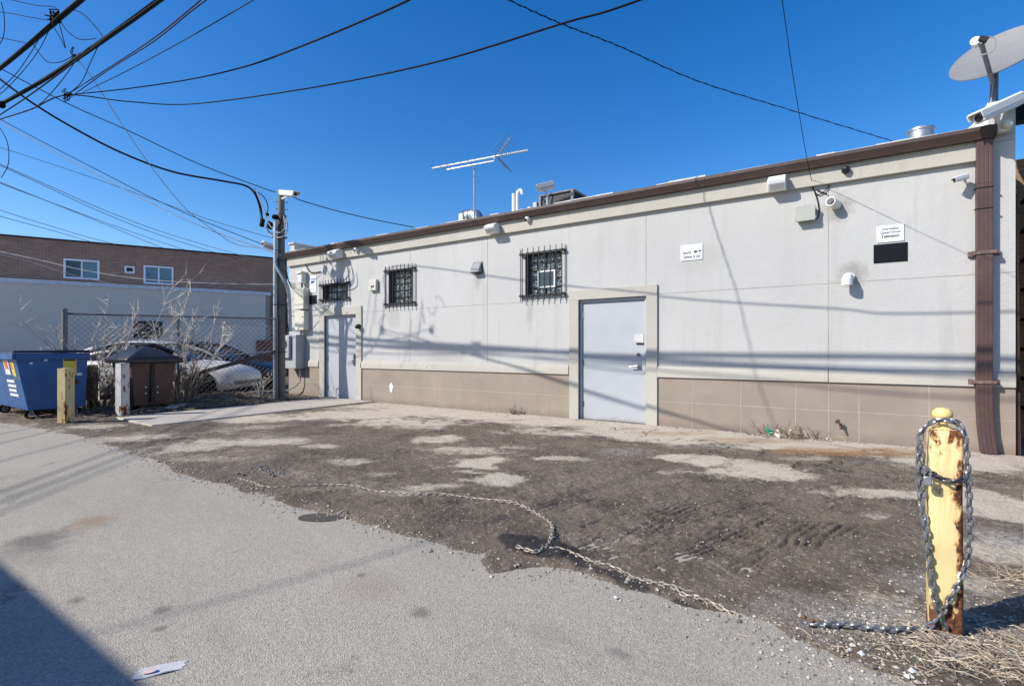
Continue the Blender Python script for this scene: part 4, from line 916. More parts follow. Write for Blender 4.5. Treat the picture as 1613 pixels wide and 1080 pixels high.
m = MB(); m.tube([foot - nd * .14, foot + nd * .02, lnb], .026, 8); m.build('feed_arm', M_steeld, t)
m = MB(); m.cyl(lnb + Vector((-.05, 0, .03)), lnb + (dc - lnb).normalized() * .10 + Vector((-.06, 0, 0)), .05, .045, 14); m.build('receiver', M_white, t)
m = MB(); m.cbox(lnb + Vector((.02, 0, .02)), (.09, .06, .06), Matrix.Rotation(.5, 3, 'Y')); m.build('feed_clamp', M_iron, t, bevel=.006)
m = MB(); m.tube(spline([lnb + Vector((.03, 0, .05)), lnb + Vector((.12, .0, .0)), lnb + Vector((.11, .02, -.13)), lnb + Vector((.0, .05, -.14))], 6), .008, 5); m.build('coax', M_whcab, t)
mt = Vector((1.54, 9.05, 4.9)); m = MB(); m.cyl((1.52, 9.05, 4.2), (1.535, 9.05, 4.92), .045, .04, 12); m.tube([mt, dc - nd * .13], .035, 8); m.build('mast', M_steeld, t)
m = MB(); m.tube(spline([foot + Vector((0, -.05, -.02)), mt + Vector((-.03, -.06, -.2)), (1.47, 8.95, 4.4), (1.40, 8.85, 4.2)], 5), .008, 5); m.build('coax', M_whcab, t)

# ------------------------------------------------------------------ bollard with chain
BX, BY = .336, 2.965
bo = thing('bollard', 'chipped yellow square steel post with ball finial wrapped in chain', 'bollard', (BX, BY, 0))
Mb = Matrix.Translation((BX, BY, 0)) @ Matrix.Rotation(R(2), 4, 'Z')
hw = .058; rc = .016; ring = []
for cx_, cy_, a0 in ((hw - rc, hw - rc, 0), (-hw + rc, hw - rc, 90), (-hw + rc, -hw + rc, 180), (hw - rc, -hw + rc, 270)):
    for k in range(5): a = R(a0 + 90 * k / 4); ring.append((cx_ + rc * math.cos(a), cy_ + rc * math.sin(a)))
m = MB(); nn = len(ring); vs = []; lv = [(-.1, 1.0), (.05, 1.0), (.30, 1.0), (.62, 1.0), (.886, 1.0), (.895, .96), (.899, .86)]
for z, s_ in lv: vs += [Mb @ Vector((x * s_ + (.003 * math.sin(z * 9)), y * s_, z)) for x, y in ring]
m.add(vs, [(i * nn + k, i * nn + (k + 1) % nn, (i + 1) * nn + (k + 1) % nn, (i + 1) * nn + k) for i in range(len(lv) - 1) for k in range(nn)] + [tuple((len(lv) - 1) * nn + k for k in range(nn))])
m.build('post', M_yellow, bo)
m = MB(); m.lathe([(.046, .893), (.034, .904), (.020, .912), (.017, .926), (.019, .936), (.028, .941), (.036, .953), (.038, .966), (.034, .979), (.022, .990), (.004, .994)], 20, Matrix.Translation((BX - .005, BY, 0))); m.build('finial', yellow_mat('rust_streaked_yellow_paint', (.80, .59, .22, 1), 4.4, .60), bo)
def chain(mb, pts, L=.046, W=.030, r=.0055, jit=.0, seg=14, ns=6, wob=0.0):
    pts = [Vector(p) for p in pts]; cum = [0]
    for i in range(1, len(pts)): cum.append(cum[-1] + (pts[i] - pts[i - 1]).length)
    pitch = L - 2 * r * 1.02; n = int(cum[-1] / pitch)
    def at(s):
        s = min(max(s, 0), cum[-1])
        for i in range(1, len(cum)):
            if s <= cum[i]: return pts[i - 1].lerp(pts[i], (s - cum[i - 1]) / max(1e-9, cum[i] - cum[i - 1]))
        return pts[-1]
    for k in range(n):
        c = at((k + .5) * pitch); d = (at((k + 1) * pitch) - at(k * pitch)); d = d.normalized() if d.length > 1e-6 else Vector((0, 0, 1))
        up = Vector((0, 0, 1)) if abs(d.z) < .8 else Vector((.3, -1, 0)); s_ = d.cross(up).normalized(); u_ = s_.cross(d)
        th_ = R(45) + (R(90) if k % 2 else 0) + random.uniform(-wob, wob); w_ = s_ * math.cos(th_) + u_ * math.sin(th_)
        loop = []; h = (L - W) / 2; a_ = W / 2 - r
        for j in range(seg):
            a = 2 * math.pi * j / seg; x = a_ * math.cos(a); x += math.copysign(h, math.cos(a)) if abs(math.cos(a)) > 1e-6 else 0
            loop.append(c + d * x + w_ * (a_ * math.sin(a)) + Vector((random.uniform(-jit, jit), random.uniform(-jit, jit), 0)))
        mb.tube(loop, r, ns, closed=True)
fz = lambda px, py, off=0.0: onY(px, py, BY - .058 - .016 - off)          # just in front of the post's near face
sz_ = lambda px, py: onY(px, py, BY - .045)
m = MB()
front = [fz(1490, 990, -.01), fz(1478, 962), fz(1470, 930), fz(1463, 880), fz(1457, 830), sz_(1450, 780), sz_(1448, 735), sz_(1448, 700), sz_(1452, 680), onY(1464, 667, BY - .03), onY(1477, 662, BY - .045), onY(1498, 662, BY - .045), onY(1510, 668, BY - .03), sz_(1519, 684), sz_(1522, 715), sz_(1526, 770), sz_(1527, 830), sz_(1523, 880), fz(1511, 915), fz(1495, 945), fz(1478, 972), fz(1455, 990, .03)]
gp = gnd(1435, 990, .030); gq = gnd(1402, 991, .034)
chain(m, spline(front + [gp, gq, gnd(1370, 988, .032), gnd(1330, 983, .030), gnd(1283, 984, .026), gnd(1262, 980, .005)], 6), .042, .030, .0062, 0, 14, 6, .25)
chain(m, spline([sz_(1450, 700), sz_(1454, 735), sz_(1455, 790)], 5), .042, .030, .0062)
tag(m.build('steel_chain', M_chain, loc=(BX, BY, 0)), 'galvanised steel chain looped over yellow post and trailing onto gravel', 'chain')
m = MB(); chain(m, spline([fz(1452, 748, .0), fz(1466, 745, .012), fz(1480, 752, .012), fz(1495, 757, .012), fz(1510, 757, .008), sz_(1521, 752)], 6), .040, .028, .0060)
tag(m.build('steel_chain', simple('dark_chain', (.12, .12, .125, 1), .4, .8), loc=(BX, BY, .6)), 'short dark chain crossing the face of the yellow post at the padlock', 'chain')
pc = fz(1461, 757, .035); t = thing('padlock', 'small laminated steel padlock hanging on chain of yellow post', 'padlock', tuple(pc))
m = MB(); m.cbox(pc, (.030, .022, .040)); m.build('body', M_steel, t, bevel=.004)
m = MB(); m.tube(spline([pc + Vector((-.010, 0, .018)), pc + Vector((-.010, 0, .045)), pc + Vector((0, 0, .058)), pc + Vector((.010, 0, .045)), pc + Vector((.010, 0, .018))], 5), .004, 6); m.build('shackle', M_steel, t)
# chain on the ground
from math import sin
def zl(x, y):
    i = min(max(int(np.searchsorted(xs, x)), 0), len(xs) - 1); j = min(max(int(np.searchsorted(ys, y)), 0), len(ys) - 1); return float(max(Z[j, i], 0.0))
def G3(L, z=None):
    out = []
    for i, (x, y) in enumerate(L):
        g_ = gnd(x, y, .015 if z is None else z)
        if z is None: g_.z = zl(g_.x, g_.y) + (.002 if x < 640 else .006) + .004 * sin(i * 1.7)
        out.append(g_)
    return out
m = MB(); chain(m, spline(G3([(375, 752), (400, 761), (425, 767), (470, 764), (520, 763), (555, 766), (585, 772), (625, 776), (655, 779), (690, 779), (730, 782), (770, 788), (810, 795), (840, 806), (858, 817), (869, 828)]) + G3([(869, 840), (863, 858)], .035) + G3([(845, 868), (832, 866), (815, 860), (809, 857)], .045), 6), .046, .029, .0052, .001, 12, 5, .3)
tag(m.build('ground_chain', M_chainr, loc=gnd(700, 780)), 'dusty rusted chain snaking across dirt and curling beside the black blister', 'chain')
m = MB(); chain(m, spline(G3([(866, 862)], .045) + G3([(890, 872), (930, 884), (965, 893), (1000, 908), (1030, 917), (1058, 924), (1078, 935), (1095, 938), (1120, 950), (1145, 960), (1168, 968)]), 6), .044, .028, .0052, .001, 12, 5, .3)
tag(m.build('ground_chain', M_chainr, loc=gnd(1000, 908)), 'rusted chain half sunk along the alley edge toward the yellow post', 'chain')

# ------------------------------------------------------------------ posts, dumpster, bin
def sqpost(name, label, px, py, top, w, mat, rz, rnd=False):
    g = gnd(px, py); zc = -SS * g.x + CC * g.y; H = HC - (top - HY) / F * zc; t = thing(name, label, 'bollard', (g.x, g.y, 0), 'old posts guarding the bins'); m = MB()
    M_ = Matrix.Translation((g.x, g.y, 0)) @ Matrix.Rotation(rz, 4, 'Z'); hw_ = w / 2
    if rnd: m.lathe([(hw_, -.1), (hw_, H - .04), (hw_ * .9, H - .01), (hw_ * .5, H)], 18, M_)
    else:
        c_ = .2 * hw_; poly = [(hw_, -hw_ + c_), (hw_, hw_ - c_), (hw_ - c_, hw_), (-hw_ + c_, hw_), (-hw_, hw_ - c_), (-hw_, -hw_ + c_), (-hw_ + c_, -hw_), (hw_ - c_, -hw_)]; m.prism(poly, 'z', -.1, H, M_)
    m.build('post', mat, t); m = MB(); m.ball((g.x, g.y, H - .01), hw_ * .85, 12, (1, 1, .25)); m.build('cap', mat, t); return t, g, H
sqpost('bollard', 'faded yellow square post standing before the blue dumpster', 104, 667, 580, .175, M_yellow2, R(30))
t, g, H = sqpost('bollard', 'mossy round yellow post with rust bands between dumpster and bin', 146, 645, 575, .19, M_yellow3, 0, True)
m = MB()
for z in (.10, .42, .62, .83): m.tube([(g.x + .098 * math.cos(a), g.y + .098 * math.sin(a), z + .03 * math.cos(a)) for a in np.linspace(0, 2 * math.pi, 25)[:-1]], .007, 5, closed=True)
m.build('wire_band', M_brass, t)
sqpost('bollard', 'chipped white square post leaning by the brown bin', 193, 657, 572, .165, M_whitepost, R(20))

# dumpster
dx1 = -12.22; dy0, dy1 = 2.70, 3.62; dz0, dz1 = .17, 1.18; dl = -14.15
du = thing('dumpster', 'blue steel wheeled dumpster with black lids at far left', 'dumpster', (dx1 - .9, 3.1, 0))
m = MB(); m.hull8([(dl, dy0 + .10, dz0), (dx1, dy0 + .10, dz0), (dx1, dy1, dz0), (dl, dy1, dz0)], [(dl, dy0 - .08, dz1), (dx1, dy0 - .08, dz1), (dx1, dy1 + .03, dz1), (dl, dy1 + .03, dz1)]); m.build('body', M_blue, du, bevel=.01)
m = MB(); m.box(dl - .03, dx1 + .035, dy0 - .12, dy0 - .081, dz1 - .10, dz1 + .01); m.box(dx1 + .002, dx1 + .035, dy0 - .08, dy1 + .06, dz1 - .10, dz1 + .012); m.box(dl - .03, dx1 + .03, dy1 + .032, dy1 + .06, dz1 - .1, dz1 + .01); m.build('rim', M_blue, du, bevel=.006)
for x0, x1 in ((dl, (dl + dx1) / 2 - .01), ((dl + dx1) / 2 + .01, dx1 + .03)):
    m = MB(); m.hull8([(x0, dy0 - .13, dz1 + .02), (x1, dy0 - .13, dz1 + .02), (x1, dy1 + .07, dz1 + .02), (x0, dy1 + .07, dz1 + .02)], [(x0 + .02, dy0 - .10, dz1 + .05), (x1 - .02, dy0 - .10, dz1 + .055), (x1 - .02, dy1 + .05, dz1 + .07), (x0 + .02, dy1 + .05, dz1 + .065)]); m.build('lid', M_blid, du, bevel=.012)
for x, y in ((dx1 - .12, dy0 + .16), (dx1 - .12, dy1 - .14), (dl + .15, dy0 + .16), (dl + .15, dy1 - .14)):
    m = MB(); m.cyl((x - .03, y, .088), (x + .03, y, .088), .085, n=18); w = m.build('wheel', M_tyre, du); m = MB(); m.cyl((x - .036, y, .085), (x + .036, y, .085), .05, n=14); m.build('rim', M_greybox, w)
    m = MB(); m.box(x - .05, x + .05, y - .05, y + .05, .165, .172); m.box(x - .048, x - .04, y - .03, y + .03, .06, .165); m.box(x + .04, x + .048, y - .03, y + .03, .06, .165); m.build('caster_fork', M_steeld, w)
def on_side(px, py, w, h, mat, name, t_=.004):
    c = onX(px, py, dx1); m = MB(); m.box(dx1 + .001, dx1 + .001 + t_, c.y - w / 2, c.y + w / 2, c.z - h / 2, c.z + h / 2); return m.build(name, mat, du, smooth=False), c
on_side(110, 578, .20, .30, M_sticky, 'caution_sticker'); on_side(27, 595, .07, .05, M_stickw, 'label_plate'); on_side(125, 589, .07, .05, M_stickw, 'label_plate'); on_side(120, 601, .07, .09, M_black, 'side_bracket', .02)
o, c = on_side(110, 567, .17, .03, M_ink, 'sticker_print', .0055)
for px, py, a_ in ((49, 572, .03), (72, 567, .035), (69, 559, .06)): on_side(px, py, a_ * 1.3, a_, M_stickw, 'paint_chip', .002)
def on_front(x, z, w, h, mat, name, off=.004):
    f = (z - dz0) / (dz1 - dz0); sl = (dy0 + .10) + f * (-.18); f2 = (z + h - dz0) / (dz1 - dz0); s2 = (dy0 + .10) + f2 * (-.18)
    m = MB(); m.add([(x, sl - off, z), (x + w, sl - off, z), (x + w, s2 - off, z + h), (x, s2 - off, z + h)], [(0, 1, 2, 3)]); return m.build(name, mat, du, smooth=False)
on_front(-12.62, .78, .20, .25, M_sticky, 'hazard_sticker'); on_front(-12.60, .90, .07, .11, M_stickr, 'sticker_print', .006)
on_front(-13.05, .80, .32, .26, M_stickw, 'notice_sticker'); on_front(-13.0, .90, .2, .14, M_stickr, 'sticker_print', .006)
for k in range(4): on_front(-13.1, .40 + .085 * k, .52 - .05 * (k % 2), .05, M_stickw, 'stencil_line')
# brown bin
bx1, by0, by1, bz0, bz1 = -11.85, 4.22, 5.04, .13, 1.0; bl_ = bx1 - .95
bi = thing('rendering_bin', 'brown steel grease bin with peaked black lid beside white post', 'bin', (bx1 - .45, 4.6, 0))
m = MB(); m.hull8([(bl_ + .10, by0 + .08, bz0), (bx1 - .06, by0 + .08, bz0), (bx1 - .06, by1 - .10, bz0), (bl_ + .10, by1 - .10, bz0)], [(bl_, by0, bz1), (bx1, by0, bz1), (bx1, by1, bz1), (bl_, by1, bz1)]); m.build('body', M_bin, bi, bevel=.02)
m = MB(); e = .10; z0_, z1_ = bz1 - .02, bz1 + .09
m.hull8([(bl_ - e, by0 - e, z0_), (bx1 + e, by0 - e, z0_), (bx1 + e, by1 + e, z0_), (bl_ - e, by1 + e, z0_)], [(bl_ - e, by0 - e, z1_), (bx1 + e, by0 - e, z1_), (bx1 + e, by1 + e, z1_), (bl_ - e, by1 + e, z1_)])
lido = m.build('lid', M_blid, bi, bevel=.03)
xm, ym = (bl_ + bx1) / 2, (by0 + by1) / 2 - .05; m = MB()
m.hull8([(bl_ - e + .02, by0 - e + .02, z1_), (bx1 + e - .02, by0 - e + .02, z1_), (bx1 + e - .02, by1 + e - .02, z1_), (bl_ - e + .02, by1 + e - .02, z1_)], [(xm - .2, ym - .04, z1_ + .26), (xm + .22, ym - .04, z1_ + .23), (xm + .22, ym + .06, z1_ + .23), (xm - .2, ym + .06, z1_ + .26)]); m.build('lid_peak', M_blid, bi, bevel=.04)
m = MB(); m.tube([(xm - .1, ym - .05, z1_ + .255), (xm + .15, ym + .18, z1_ + .26), (xm + .3, by1 + .02, z1_ + .10)], .05, 8); m.build('lid_hinge', M_blid, bi)
m = MB(); yy = ym + .02; m.box(bx1 - .06, bx1 + .022, yy - .035, yy + .035, bz0 + .05, bz1 - .03); m.build('centre_strap', M_iron, bi, bevel=.004)
m = MB()
for y in (yy - .11, yy + .10):
    for z in (.38, .50): m.cyl((bx1 - .055, y, z), (bx1 - .02, y, z), .016, n=8)
m.build('bolt', M_white, bi)
for x, y in ((bx1 - .12, by0 + .14), (bx1 - .12, by1 - .16), (bl_ + .18, by0 + .14), (bl_ + .18, by1 - .16)):
    m = MB(); m.cyl((x - .025, y, .07), (x + .025, y, .07), .075, n=14); m.box(x - .035, x + .035, y - .03, y + .03, .08, .14); m.build('caster', M_tyre, bi)

# ------------------------------------------------------------------ chain link fence, bars
FA, FB = Vector((-13.75, 3.72, 0)), Vector((-11.62, 7.15, 0)); FH = 2.03; fd = (FB - FA); FL = fd.length; fd /= FL
fe = thing('chain_link_fence', 'chain link fence with steel rail running behind the bins to the pole', 'fence', tuple(FA))
m = MB(); m.cyl(FA + Vector((0, 0, -.2)), FA + Vector((0, 0, FH + .06)), .05, n=12); m.ball(FA + Vector((0, 0, FH + .07)), .05, 10, (1, 1, .6)); m.build('post', M_steeld, fe)
m = MB(); m.cyl(FB + Vector((0, 0, -.2)), FB + Vector((0, 0, FH + .03)), .028, n=10); m.build('post', M_steeld, fe)
for f in (.5,): q = FA.lerp(FB, f); m = MB(); m.cyl(q + Vector((0, 0, -.2)), q + Vector((0, 0, FH)), .025, n=10); m.build('post', M_steeld, fe)
m = MB(); m.cyl(FA + Vector((0, 0, FH - .02)), FB + Vector((0, 0, FH - .02)), .021, n=8); m.build('top_rail', M_steeld, fe)
m = MB(); step = .115; hh = FH - .06; k = -hh
while k < FL:
    for sgn in (1, -1):
        a0 = k; b0 = k + hh
        s0_, s1_ = max(0, a0), min(FL, b0)
        if s1_ > s0_:
            z0, z1 = (s0_ - a0), (s1_ - a0)
            if sgn < 0: z0, z1 = hh - z0, hh - z1
            m.tube([FA + fd * s0_ + Vector((0, 0, .04 + z0)), FA + fd * s1_ + Vector((0, 0, .04 + z1))], .0034, 3, cap=False)
    k += step
m.build('wire_mesh', M_steeld, fe)
m = MB(); q0, q1 = onX(318, 586, -12.35), onX(438, 553, -11.65); M_ = frame_dir(q0, q1 - q0); m.box(0, (q1 - q0).length, -.02, .02, -.045, .045, M_)
tag(m.build('rusted_bar', simple('brown_rusted_steel', (.085, .068, .058, 1), .7, .2, .3, 10), loc=tuple(q0), bevel=.004), 'long brown steel bar slanting from shrub up to the pole', 'bar')
m = MB(); m.tube([onX(338, 561, -12.5), onX(392, 556, -12.1), onX(440, 553, -11.75)], .018, 8)
tag(m.build('steel_rail', M_steel, loc=tuple(onX(392, 556, -12.1))), 'thin grey pipe rail just above the slanting brown bar', 'rail')

# ------------------------------------------------------------------ far buildings at left
P1 = dep(0, 551, 20.0); P2 = dep(425, 551, 25.0); P1.z = P2.z = 0
u = (P2 - P1); LL = u.length; u /= LL; rzb = math.atan2(u.y, u.x); nrm = Vector((u.y, -u.x, 0))
def loc_on(px, py, off=0.0):
    r = ray(px, py); k = (P1 - nrm * 0 + nrm * off).dot(nrm) / r.dot(nrm); p_ = CAM + r * k; return (p_ - P1).dot(u), p_.z
st = thing('stucco_garage', 'low grey painted block building with white coping beyond the fence', 'building', tuple(P1), None, rzb)
m = MB(); hL = loc_on(425, 500)[0]; w0, w1 = loc_on(210, 533), loc_on(256, 506)
for a, b, c, d in rects_minus(-6, hL, -.2, 3.90, [(w0[0], w1[0], w0[1], w1[1])]): m.add([(a, 0, c), (b, 0, c), (b, 0, d), (a, 0, d)], [(0, 1, 2, 3)])
m.box(-6, hL, .2, 5, -.2, 3.9); m.box(hL - .2, hL, .0, .2, -.2, 3.9); m.build('wall', M_block, st, local=True, smooth=False)
m = MB(); m.box(-6.05, hL + .04, -.05, 5.05, 3.9, 4.06); m.build('coping', simple('pale_metal_coping', (.60, .63, .70, 1), .5), st, local=True, bevel=.01)
m = MB(); m.box(w0[0], w1[0], .10, .14, w0[1], w1[1]); w = m.build('window', M_black, st, local=True, smooth=False)
m = MB(); zz = (w0[1] + w1[1]) / 2; 
for f in (.33, .66): x_ = w0[0] + (w1[0] - w0[0]) * f; m.box(x_ - .02, x_ + .02, .06, .099, w0[1], w1[1])
m.build('window_frame', M_reveal, w, local=True)
OB = 1.6
P1b = P1 - nrm * OB
br = thing('brick_building', 'long dark brown brick building with white framed windows behind grey wall', 'building', tuple(P1b), None, rzb)
def loc_b(px, py):
    r = ray(px, py); k = P1b.dot(nrm) / r.dot(nrm); p_ = CAM + r * k; return (p_ - P1b).dot(u), p_.z
tb = loc_b(0, 371)[1]; tb2 = loc_b(425, 407)[1]; hb = (tb + tb2) / 2; xe = loc_b(452, 420)[0]
wins = [(101, 156, 411.5, 437.5, 0), (227, 272.5, 421.5, 446, 1), (197, 211.5, 420.5, 429, 2)]
hl = []
for a, b, c, d, k in wins: q0, q1 = loc_b(a, d), loc_b(b, c); hl.append((q0[0], q1[0], q0[1], q1[1]))
m = MB()
for a, b, c, d in rects_minus(-9, xe, -.2, hb, hl): m.add([(a, 0, c), (b, 0, c), (b, 0, d), (a, 0, d)], [(0, 1, 2, 3)])
m.box(-9, xe, .25, 9, -.2, hb - .01); m.box(xe - .25, xe, 0, .25, -.2, hb - .01); m.build('wall', M_brick, br, local=True, smooth=False)
m = MB(); m.box(-9.05, xe + .05, -.04, 9.05, hb, hb + .07); m.build('coping', M_black, br, local=True)
for (x0, x1, z0, z1), k in zip(hl, range(3)):
    m = MB(); frame_strip(m, x0 - .02, x1 + .02, z0 - .02, z1 + .02, .075 if k < 2 else .07, -.035, .05)
    if k < 2: xmid = (x0 + x1) / 2; m.box(xmid - .03, xmid + .03, -.02, .05, z0 + .055, z1 - .055)
    w = m.build('window', M_alum, br, local=True, bevel=.004)
    if k < 2:
        m = MB(); m.box(x0 + .055, xmid - .03, .02, .03, z0 + .055, z1 - .055); m.build('pane', M_glass if k == 0 else M_glassb, w, local=True, smooth=False)
        m = MB(); m.box(xmid + .03, x1 - .055, .02, .03, z0 + .055, z1 - .055); m.build('pane', M_glassb, w, local=True, smooth=False)
    else: m = MB(); m.box(x0, x1, .02, .03, z0, z1); m.build('pane', M_black, w, local=True, smooth=False)
# sliver of a house and wood fence between grey wall and pole
q = dep(432, 551, 31); ho = thing('white_house', 'sliver of white house with blue roof showing between grey wall and pole', 'house', (q.x, q.y, 0), None, R(33))
m = MB(); m.box(-2, 6, 0, 5, -.2, 2.6); m.build('wall', M_white, ho, local=True, smooth=False)
m = MB(); m.prism([(-.4, 2.6), (-.4, 2.75), (2.5, 4.4), (5.4, 2.75), (5.4, 2.6)], 'x', -2.3, 6.3); m.build('roof', simple('blue_roof', (.10, .17, .30, 1), .6), ho, local=True, smooth=False)
m = MB(); m.box(-.3, .5, -.02, -.001, 1.1, 1.9); m.build('window', M_black, ho, local=True, smooth=False)
q = dep(433, 551, 24.5); wf = thing('wooden_fence', 'red brown board fence glimpsed through chain link by the pole', 'fence', (q.x, q.y, 0), None, R(33))
for k in range(14): m = MB(); m.box(-.9 + k * .15, -.9 + k * .15 + .14, -.01, .01, 0, 1.72); m.build('board', M_fencewood, wf, local=True, smooth=False)
# right-hand neighbour
nb = thing('brick_building', 'tan brick neighbour building sliver at the right edge of the view', 'building', (2.0, 10.4, 0))
m = MB(); m.box(1.95, 9, 10.4, 20, -.1, 4.05); m.build('wall', M_brick2, nb, smooth=False)
m = MB()
m.hull8([(1.86, 9.3, 4.28), (6, 9.3, 4.28), (6, 10.39, 4.55), (1.86, 10.39, 4.55)], [(1.86, 9.3, 4.48), (6, 9.3, 4.48), (6, 10.39, 4.75), (1.86, 10.39, 4.75)]); m.build('porch_roof', M_tyre, nb, smooth=False)
m = MB(); m.box(1.98, 2.10, 9.45, 9.55, -.1, 4.28); m.build('porch_post', M_board, nb, bevel=.005)
m = MB()
for k in range(8): z = .4 + k * .42; m.box(2.0, 3.2, 9.6, 10.2, z, z + .05)
m.box(2.05, 2.10, 9.6, 9.66, 0, 4); m.build('porch_stair', M_board, nb, smooth=False)
m = MB(); m.hull8([(1.603, WY + .03, -.1), (1.655, WY + .03, -.1), (1.655, WY + .10, -.1), (1.603, WY + .10, -.1)], [(1.603, WY + .03, 3.1), (1.622, WY + .03, 3.1), (1.622, WY + .10, 3.1), (1.603, WY + .10, 3.1)])
tag(m.build('timber_post', M_board, loc=(1.7, WY + .15, 0)), 'dark brown timber upright in the gap at right corner of grey building', 'post')
g = gnd(1612, 922); t = thing('marker_post', 'short weathered grey steel post cut off by the right frame edge', 'bollard', (g.x + .05, g.y, 0))
m = MB(); m.cyl((g.x + .045, g.y, -.1), (g.x + .045, g.y, .52), .043, n=14); m.build('post', M_whitepost, t)
m = MB(); m.ball((g.x + .045, g.y, .52), .045, 12, (1, 1, .4)); m.build('cap', M_steeld, t)

# garage across the alley (throws the shade at lower left)
ga = thing('garage', 'brick garage on the near side of the alley casting the dark corner shade', 'garage', (-6, -2.65, 0))
m = MB(); m.box(-16, -.9, -8.5, -2.66, -.05, 3.12); m.build('wall', M_brick2, ga, smooth=False)
m = MB(); m.box(-16.05, -.85, -8.55, -2.62, 3.12, 3.24); m.build('coping', M_white, ga)
m = MB(); m.box(-8, -5.2, -2.655, -2.64, .02, 2.2); m.build('garage_door', M_doorf, ga)

# ------------------------------------------------------------------ cars behind the fence
def car(label, nose_px, zc, mat, hood_z=.98, L=4.7, roof=1.42):
    nz = dep(nose_px, 551, zc); O = Vector((nz.x, nz.y, .02)) - Vector((CC, SS, 0)) * 0
    d = Vector((CC, SS, 0)); c_ = O - d * (L / 2); t = thing('parked_car', label, 'car', (c_.x, c_.y, .02), 'cars parked behind the fence', math.atan2(d.y, d.x))
    W = .9; h = L / 2
    st_ = [(-h, .50, .62, .70), (-h + .06, .32, .84, .80), (-h + .5, .22, .98, .86), (-h + 1.2, .2, .97, .90), (-.2, .2, .93, .90), (.55, .2, .95, .90), (1.05, .2, .94, .90), (1.6, .2, .87, .88), (h - .30, .22, .76, .87), (h - .08, .24, .66, .81), (h, .32, .56, .72)]
    m = MB(); vs = []; prof_n = 10
    for x, zb, zt, w in st_:
        ring = [(w * .92, zb), (w, zb + .12), (w * 1.0, zt * .62), (w * .985, zt - .10), (w * .93, zt - .02), (w * .6, zt + .03), (0, zt + .045)]
        full = ring + [(-a, b) for a, b in ring[-2::-1]]
        vs += [(x, a, b) for a, b in full]; n = len(full)
    fs = [(i * n + k, i * n + (k + 1) % n, (i + 1) * n + (k + 1) % n, (i + 1) * n + k) for i in range(len(st_) - 1) for k in range(n)] + [tuple(range(n)), tuple((len(st_) - 1) * n + k for k in range(n))]
    m.add(vs, fs); b = m.build('body', mat, t, local=True, angle=50)
    gh = [(-h + .55, .97, .97, .80), (-h + 1.25, .95, roof - .10, .78), (-h + 1.7, .95, roof, .76), (-.05, .95, roof + .01, .76), (.25, .95, roof - .04, .76), (1.15, .96, .965, .80)]
    m = MB(); vs = []
    for x, zb, zt, w in gh: wt = w - .16 * (zt - zb) / .45; vs += [(x, w, zb - .03), (x, (w + wt) / 2 + .02, (zb + zt) / 2), (x, wt, zt - .04), (x, wt * .8, zt), (x, 0, zt + .02), (x, -wt * .8, zt), (x, -wt, zt - .04), (x, -(w + wt) / 2 - .02, (zb + zt) / 2), (x, -w, zb - .03)]
    n = 9; fs = [(i * n + k, i * n + k + 1, (i + 1) * n + k + 1, (i + 1) * n + k) for i in range(len(gh) - 1) for k in range(n - 1)]
    m.add(vs, fs); m.build('greenhouse', M_cargl, t, local=True, angle=50)
    m = MB(); vs = []
    rp = [(-h + 1.0, roof - .17), (-h + 1.3, roof - .075), (-h + 1.7, roof + .025), (-.05, roof + .035), (.3, roof - .04)]
    for x, z in rp: w = .62; vs += [(x, w + .02, z - .035), (x, w * .8, z + .006), (x, 0, z + .03), (x, -w * .8, z + .006), (x, -w - .02, z - .035)]
    m.add(vs, [(i * 5 + k, i * 5 + k + 1, (i + 1) * 5 + k + 1, (i + 1) * 5 + k) for i in range(len(rp) - 1) for k in range(4)])
    for sgn in (1, -1):
        m.tube([(.3, sgn * .63, roof - .06), (.72, sgn * .72, 1.20), (1.18, sgn * .80, .95)], .035, 6); m.tube([(-h + 1.1, sgn * .63, roof - .15), (-h + .8, sgn * .72, 1.12), (-h + .5, sgn * .80, .96)], .06, 6); m.tube([(-.35, sgn * .655, roof - .04), (-.38, sgn * .83, .95)], .04, 6)
    m.build('roof_panel', mat, t, local=True, angle=60)
    for x in (h - .74, -h + .95):
        for sgn in (-1, 1):
            m = MB(); m.cyl((x, sgn * (W + .004), .33), (x, sgn * .6, .33), .375, n=28); m.build('wheel_arch', M_tyre, t, local=True)
            m = MB(); m.cyl((x, sgn * (W + .012), .32), (x, sgn * .68, .32), .315, n=28); w = m.build('wheel', M_tyre, t, local=True)
            m = MB(); m.cyl((x, sgn * (W + .016), .32), (x, sgn * (W - .02), .32), .19, n=20)
            m.build('rim', M_tyre, w, local=True)
    for sgn in (1, -1):
        m = MB(); m.hull8([(h - .42, sgn * .83, .62), (h - .14, sgn * .70, .58), (h - .1, sgn * .66, .66), (h - .42, sgn * .80, .735)], [(h - .41, sgn * .862, .62), (h - .10, sgn * .765, .56), (h - .10, sgn * .74, .64), (h - .44, sgn * .85, .735)]); m.build('headlight', M_lamp_lens, t, local=True)
        m = MB(); m.cbox((.80, sgn * .97, 1.0), (.12, .16, .12)); m.build('mirror', mat, t, local=True, bevel=.03)
car('silver saloon car parked nose right behind the fence and brown bin', 392, 13.6, M_carsil)
car('black saloon car parked beyond the silver car by the pole', 436, 16.6, M_cardark, L=4.7, roof=1.45)

